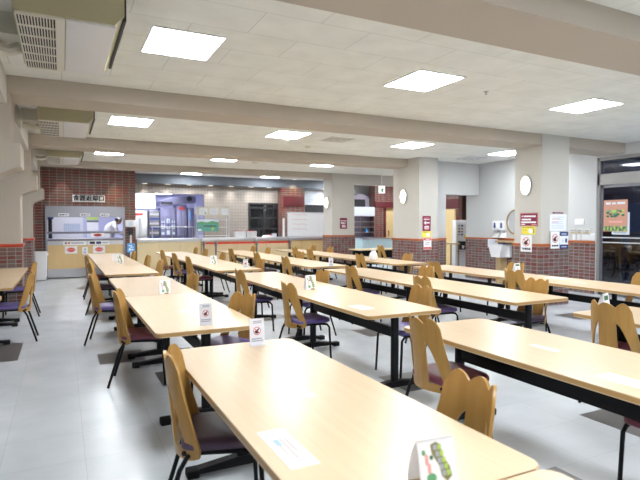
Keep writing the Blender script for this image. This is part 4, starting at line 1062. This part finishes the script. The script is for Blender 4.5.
arc = [(-.42, 0), (-.42, .22)] + [(-.42*math.cos(PI*k/10), .22 + .30*math.sin(PI*k/10)) for k in range(1, 10)] + [(.42, .22), (.42, 0)]
b = MB(); b.prism(arc, 'y', .02, .35); b.build('arch', mat('lilac_brick', (.36, .32, .40), .6, vary=.3, scale=25), t)
b = MB(); b.box(-.30, .22, .0, .025, .0, .30); b.build('mouth', M['dark'], t)
t = thing('refrigerated_display', 'stainless glass-shelved display case beyond the far columns', 'display case', (10.35, 16.95, 0))
b = MB(); b.box(-.60, .44, -.06, .3, 1.75, 2.10, 0, .01); b.build('header', M['dispgrey'], t)
b = MB(); b.box(-.60, .44, .28, .30, .1, 1.75); b.box(-.60, .44, -.06, .3, 0, .95); b.build('cabinet', M['steelblue'], t)
for x in (-.58, -.18, .42): MB().box(x-.015, x+.015, -.06, -.03, .95, 1.75).build('mullion', M['steeldark'], t)
b = MB()
for z in (1.12, 1.32, 1.52): b.box(-.60, .44, -.05, .28, z, z+.025)
b.build('shelf', M['steel'], t)
b = MB(); b.lathe([(.07, 0), (.08, .14), (.05, .15)], (.15, .1, 1.14), 12); b.build('jug', M['blue'], t)
t = thing('servery_counter', 'pale stainless counter with a blue front in front of the display case', 'counter', (10.6, 15.9, 0))
b = MB(); b.box(-1.1, 1.3, -.3, .3, .90, .95, 0, .005); b.build('worktop', M['steel'], t)
b = MB(); b.box(-1.1, 1.3, -.28, .28, .0, .90); b.build('front', mat('pale_blue_panel', (.50, .66, .72), .5, vary=.25, scale=20), t)
# drinks dispenser and shelf seen through the partition opening
t = thing('drinks_dispenser', 'grey drinks dispenser seen through the opening in the partition', 'dispenser', (11.08, 12.3, 0), -.45)
b = MB(); b.box(-.24, .24, -.02, .40, .0, 1.57, 0, .015); b.build('cabinet', M['white'], t)
b = MB(); b.box(-.22, .22, -.035, -.02, .93, 1.50, 0); b.build('front_panel', M['white'], t)
b = MB()
for r in range(4):
    for c_ in range(2): b.box(-.17+.09*c_, -.11+.09*c_, -.045, -.035, 1.10+.09*r, 1.15+.09*r, (r+c_) % 3)
b.box(.08, .20, -.042, -.035, 1.42, 1.48, 1)
b.build('button', [M['grey'], M['navy'], M['walnut']], t)
b = MB(); b.box(-.16, .06, -.042, -.02, .66, .92); b.build('cup_bay', M['dark'], t)
b = MB(); b.lathe([(.03, 0), (.04, .09)], (-.02, -.06, .70), 12); b.build('cup', M['paper'], t)
b = MB(); b.box(-.24, .24, -.09, -.02, .60, .63); b.build('drip_tray', M['steel'], t)
b = MB(); b.box(.02, .20, -.042, -.036, 1.0, 1.12); b.build('yellow_sticker', M['yellow'], t)
b = MB(); b.box(11.88, 11.93, 13.62, 14.6, .0, 1.96); d3 = struct(b.build('door_3', M['door']))
t = thing('side_shelf', 'narrow wooden side table left of the drinks dispenser', 'shelf', (10.45, 12.25, 0))
b = MB(); b.box(-.28, .28, -.2, .2, .84, .88); b.build('top', M['panellight'], t)
for x in (-.25, .25):
    for y in (-.17, .17): MB().box(x-.015, x+.015, y-.015, y+.015, 0, .84).build('leg', M['walnut'], t)

# ------------------------------------------------------------------ sky, camera, view
w = bpy.data.worlds.new('World'); sc.world = w; w.use_nodes = True
bg = w.node_tree.nodes['Background']; bg.inputs[0].default_value = (.62, .76, 1.0, 1); bg.inputs[1].default_value = 0.15

cam = bpy.data.cameras.new('Camera'); co = bpy.data.objects.new('Camera', cam); COL.objects.link(co)
co.location = (0, 0, 1.45)
yaw, pitch = math.atan2(258, 517), math.atan2(16, 517)
co.rotation_euler = (PI/2 - pitch, 0, -yaw)
cam.sensor_width = 36; cam.lens = 517/640*36; cam.clip_end = 100
cam.dof.use_dof = True; cam.dof.focus_distance = 4.6; cam.dof.aperture_fstop = 2.8
sc.camera = co
sc.view_settings.view_transform = 'Standard'; sc.view_settings.look = 'None'
sc.view_settings.gamma = 1; sc.view_settings.use_curve_mapping = False
sc.view_settings.exposure = 1.12
sc.cycles.diffuse_bounces = 8
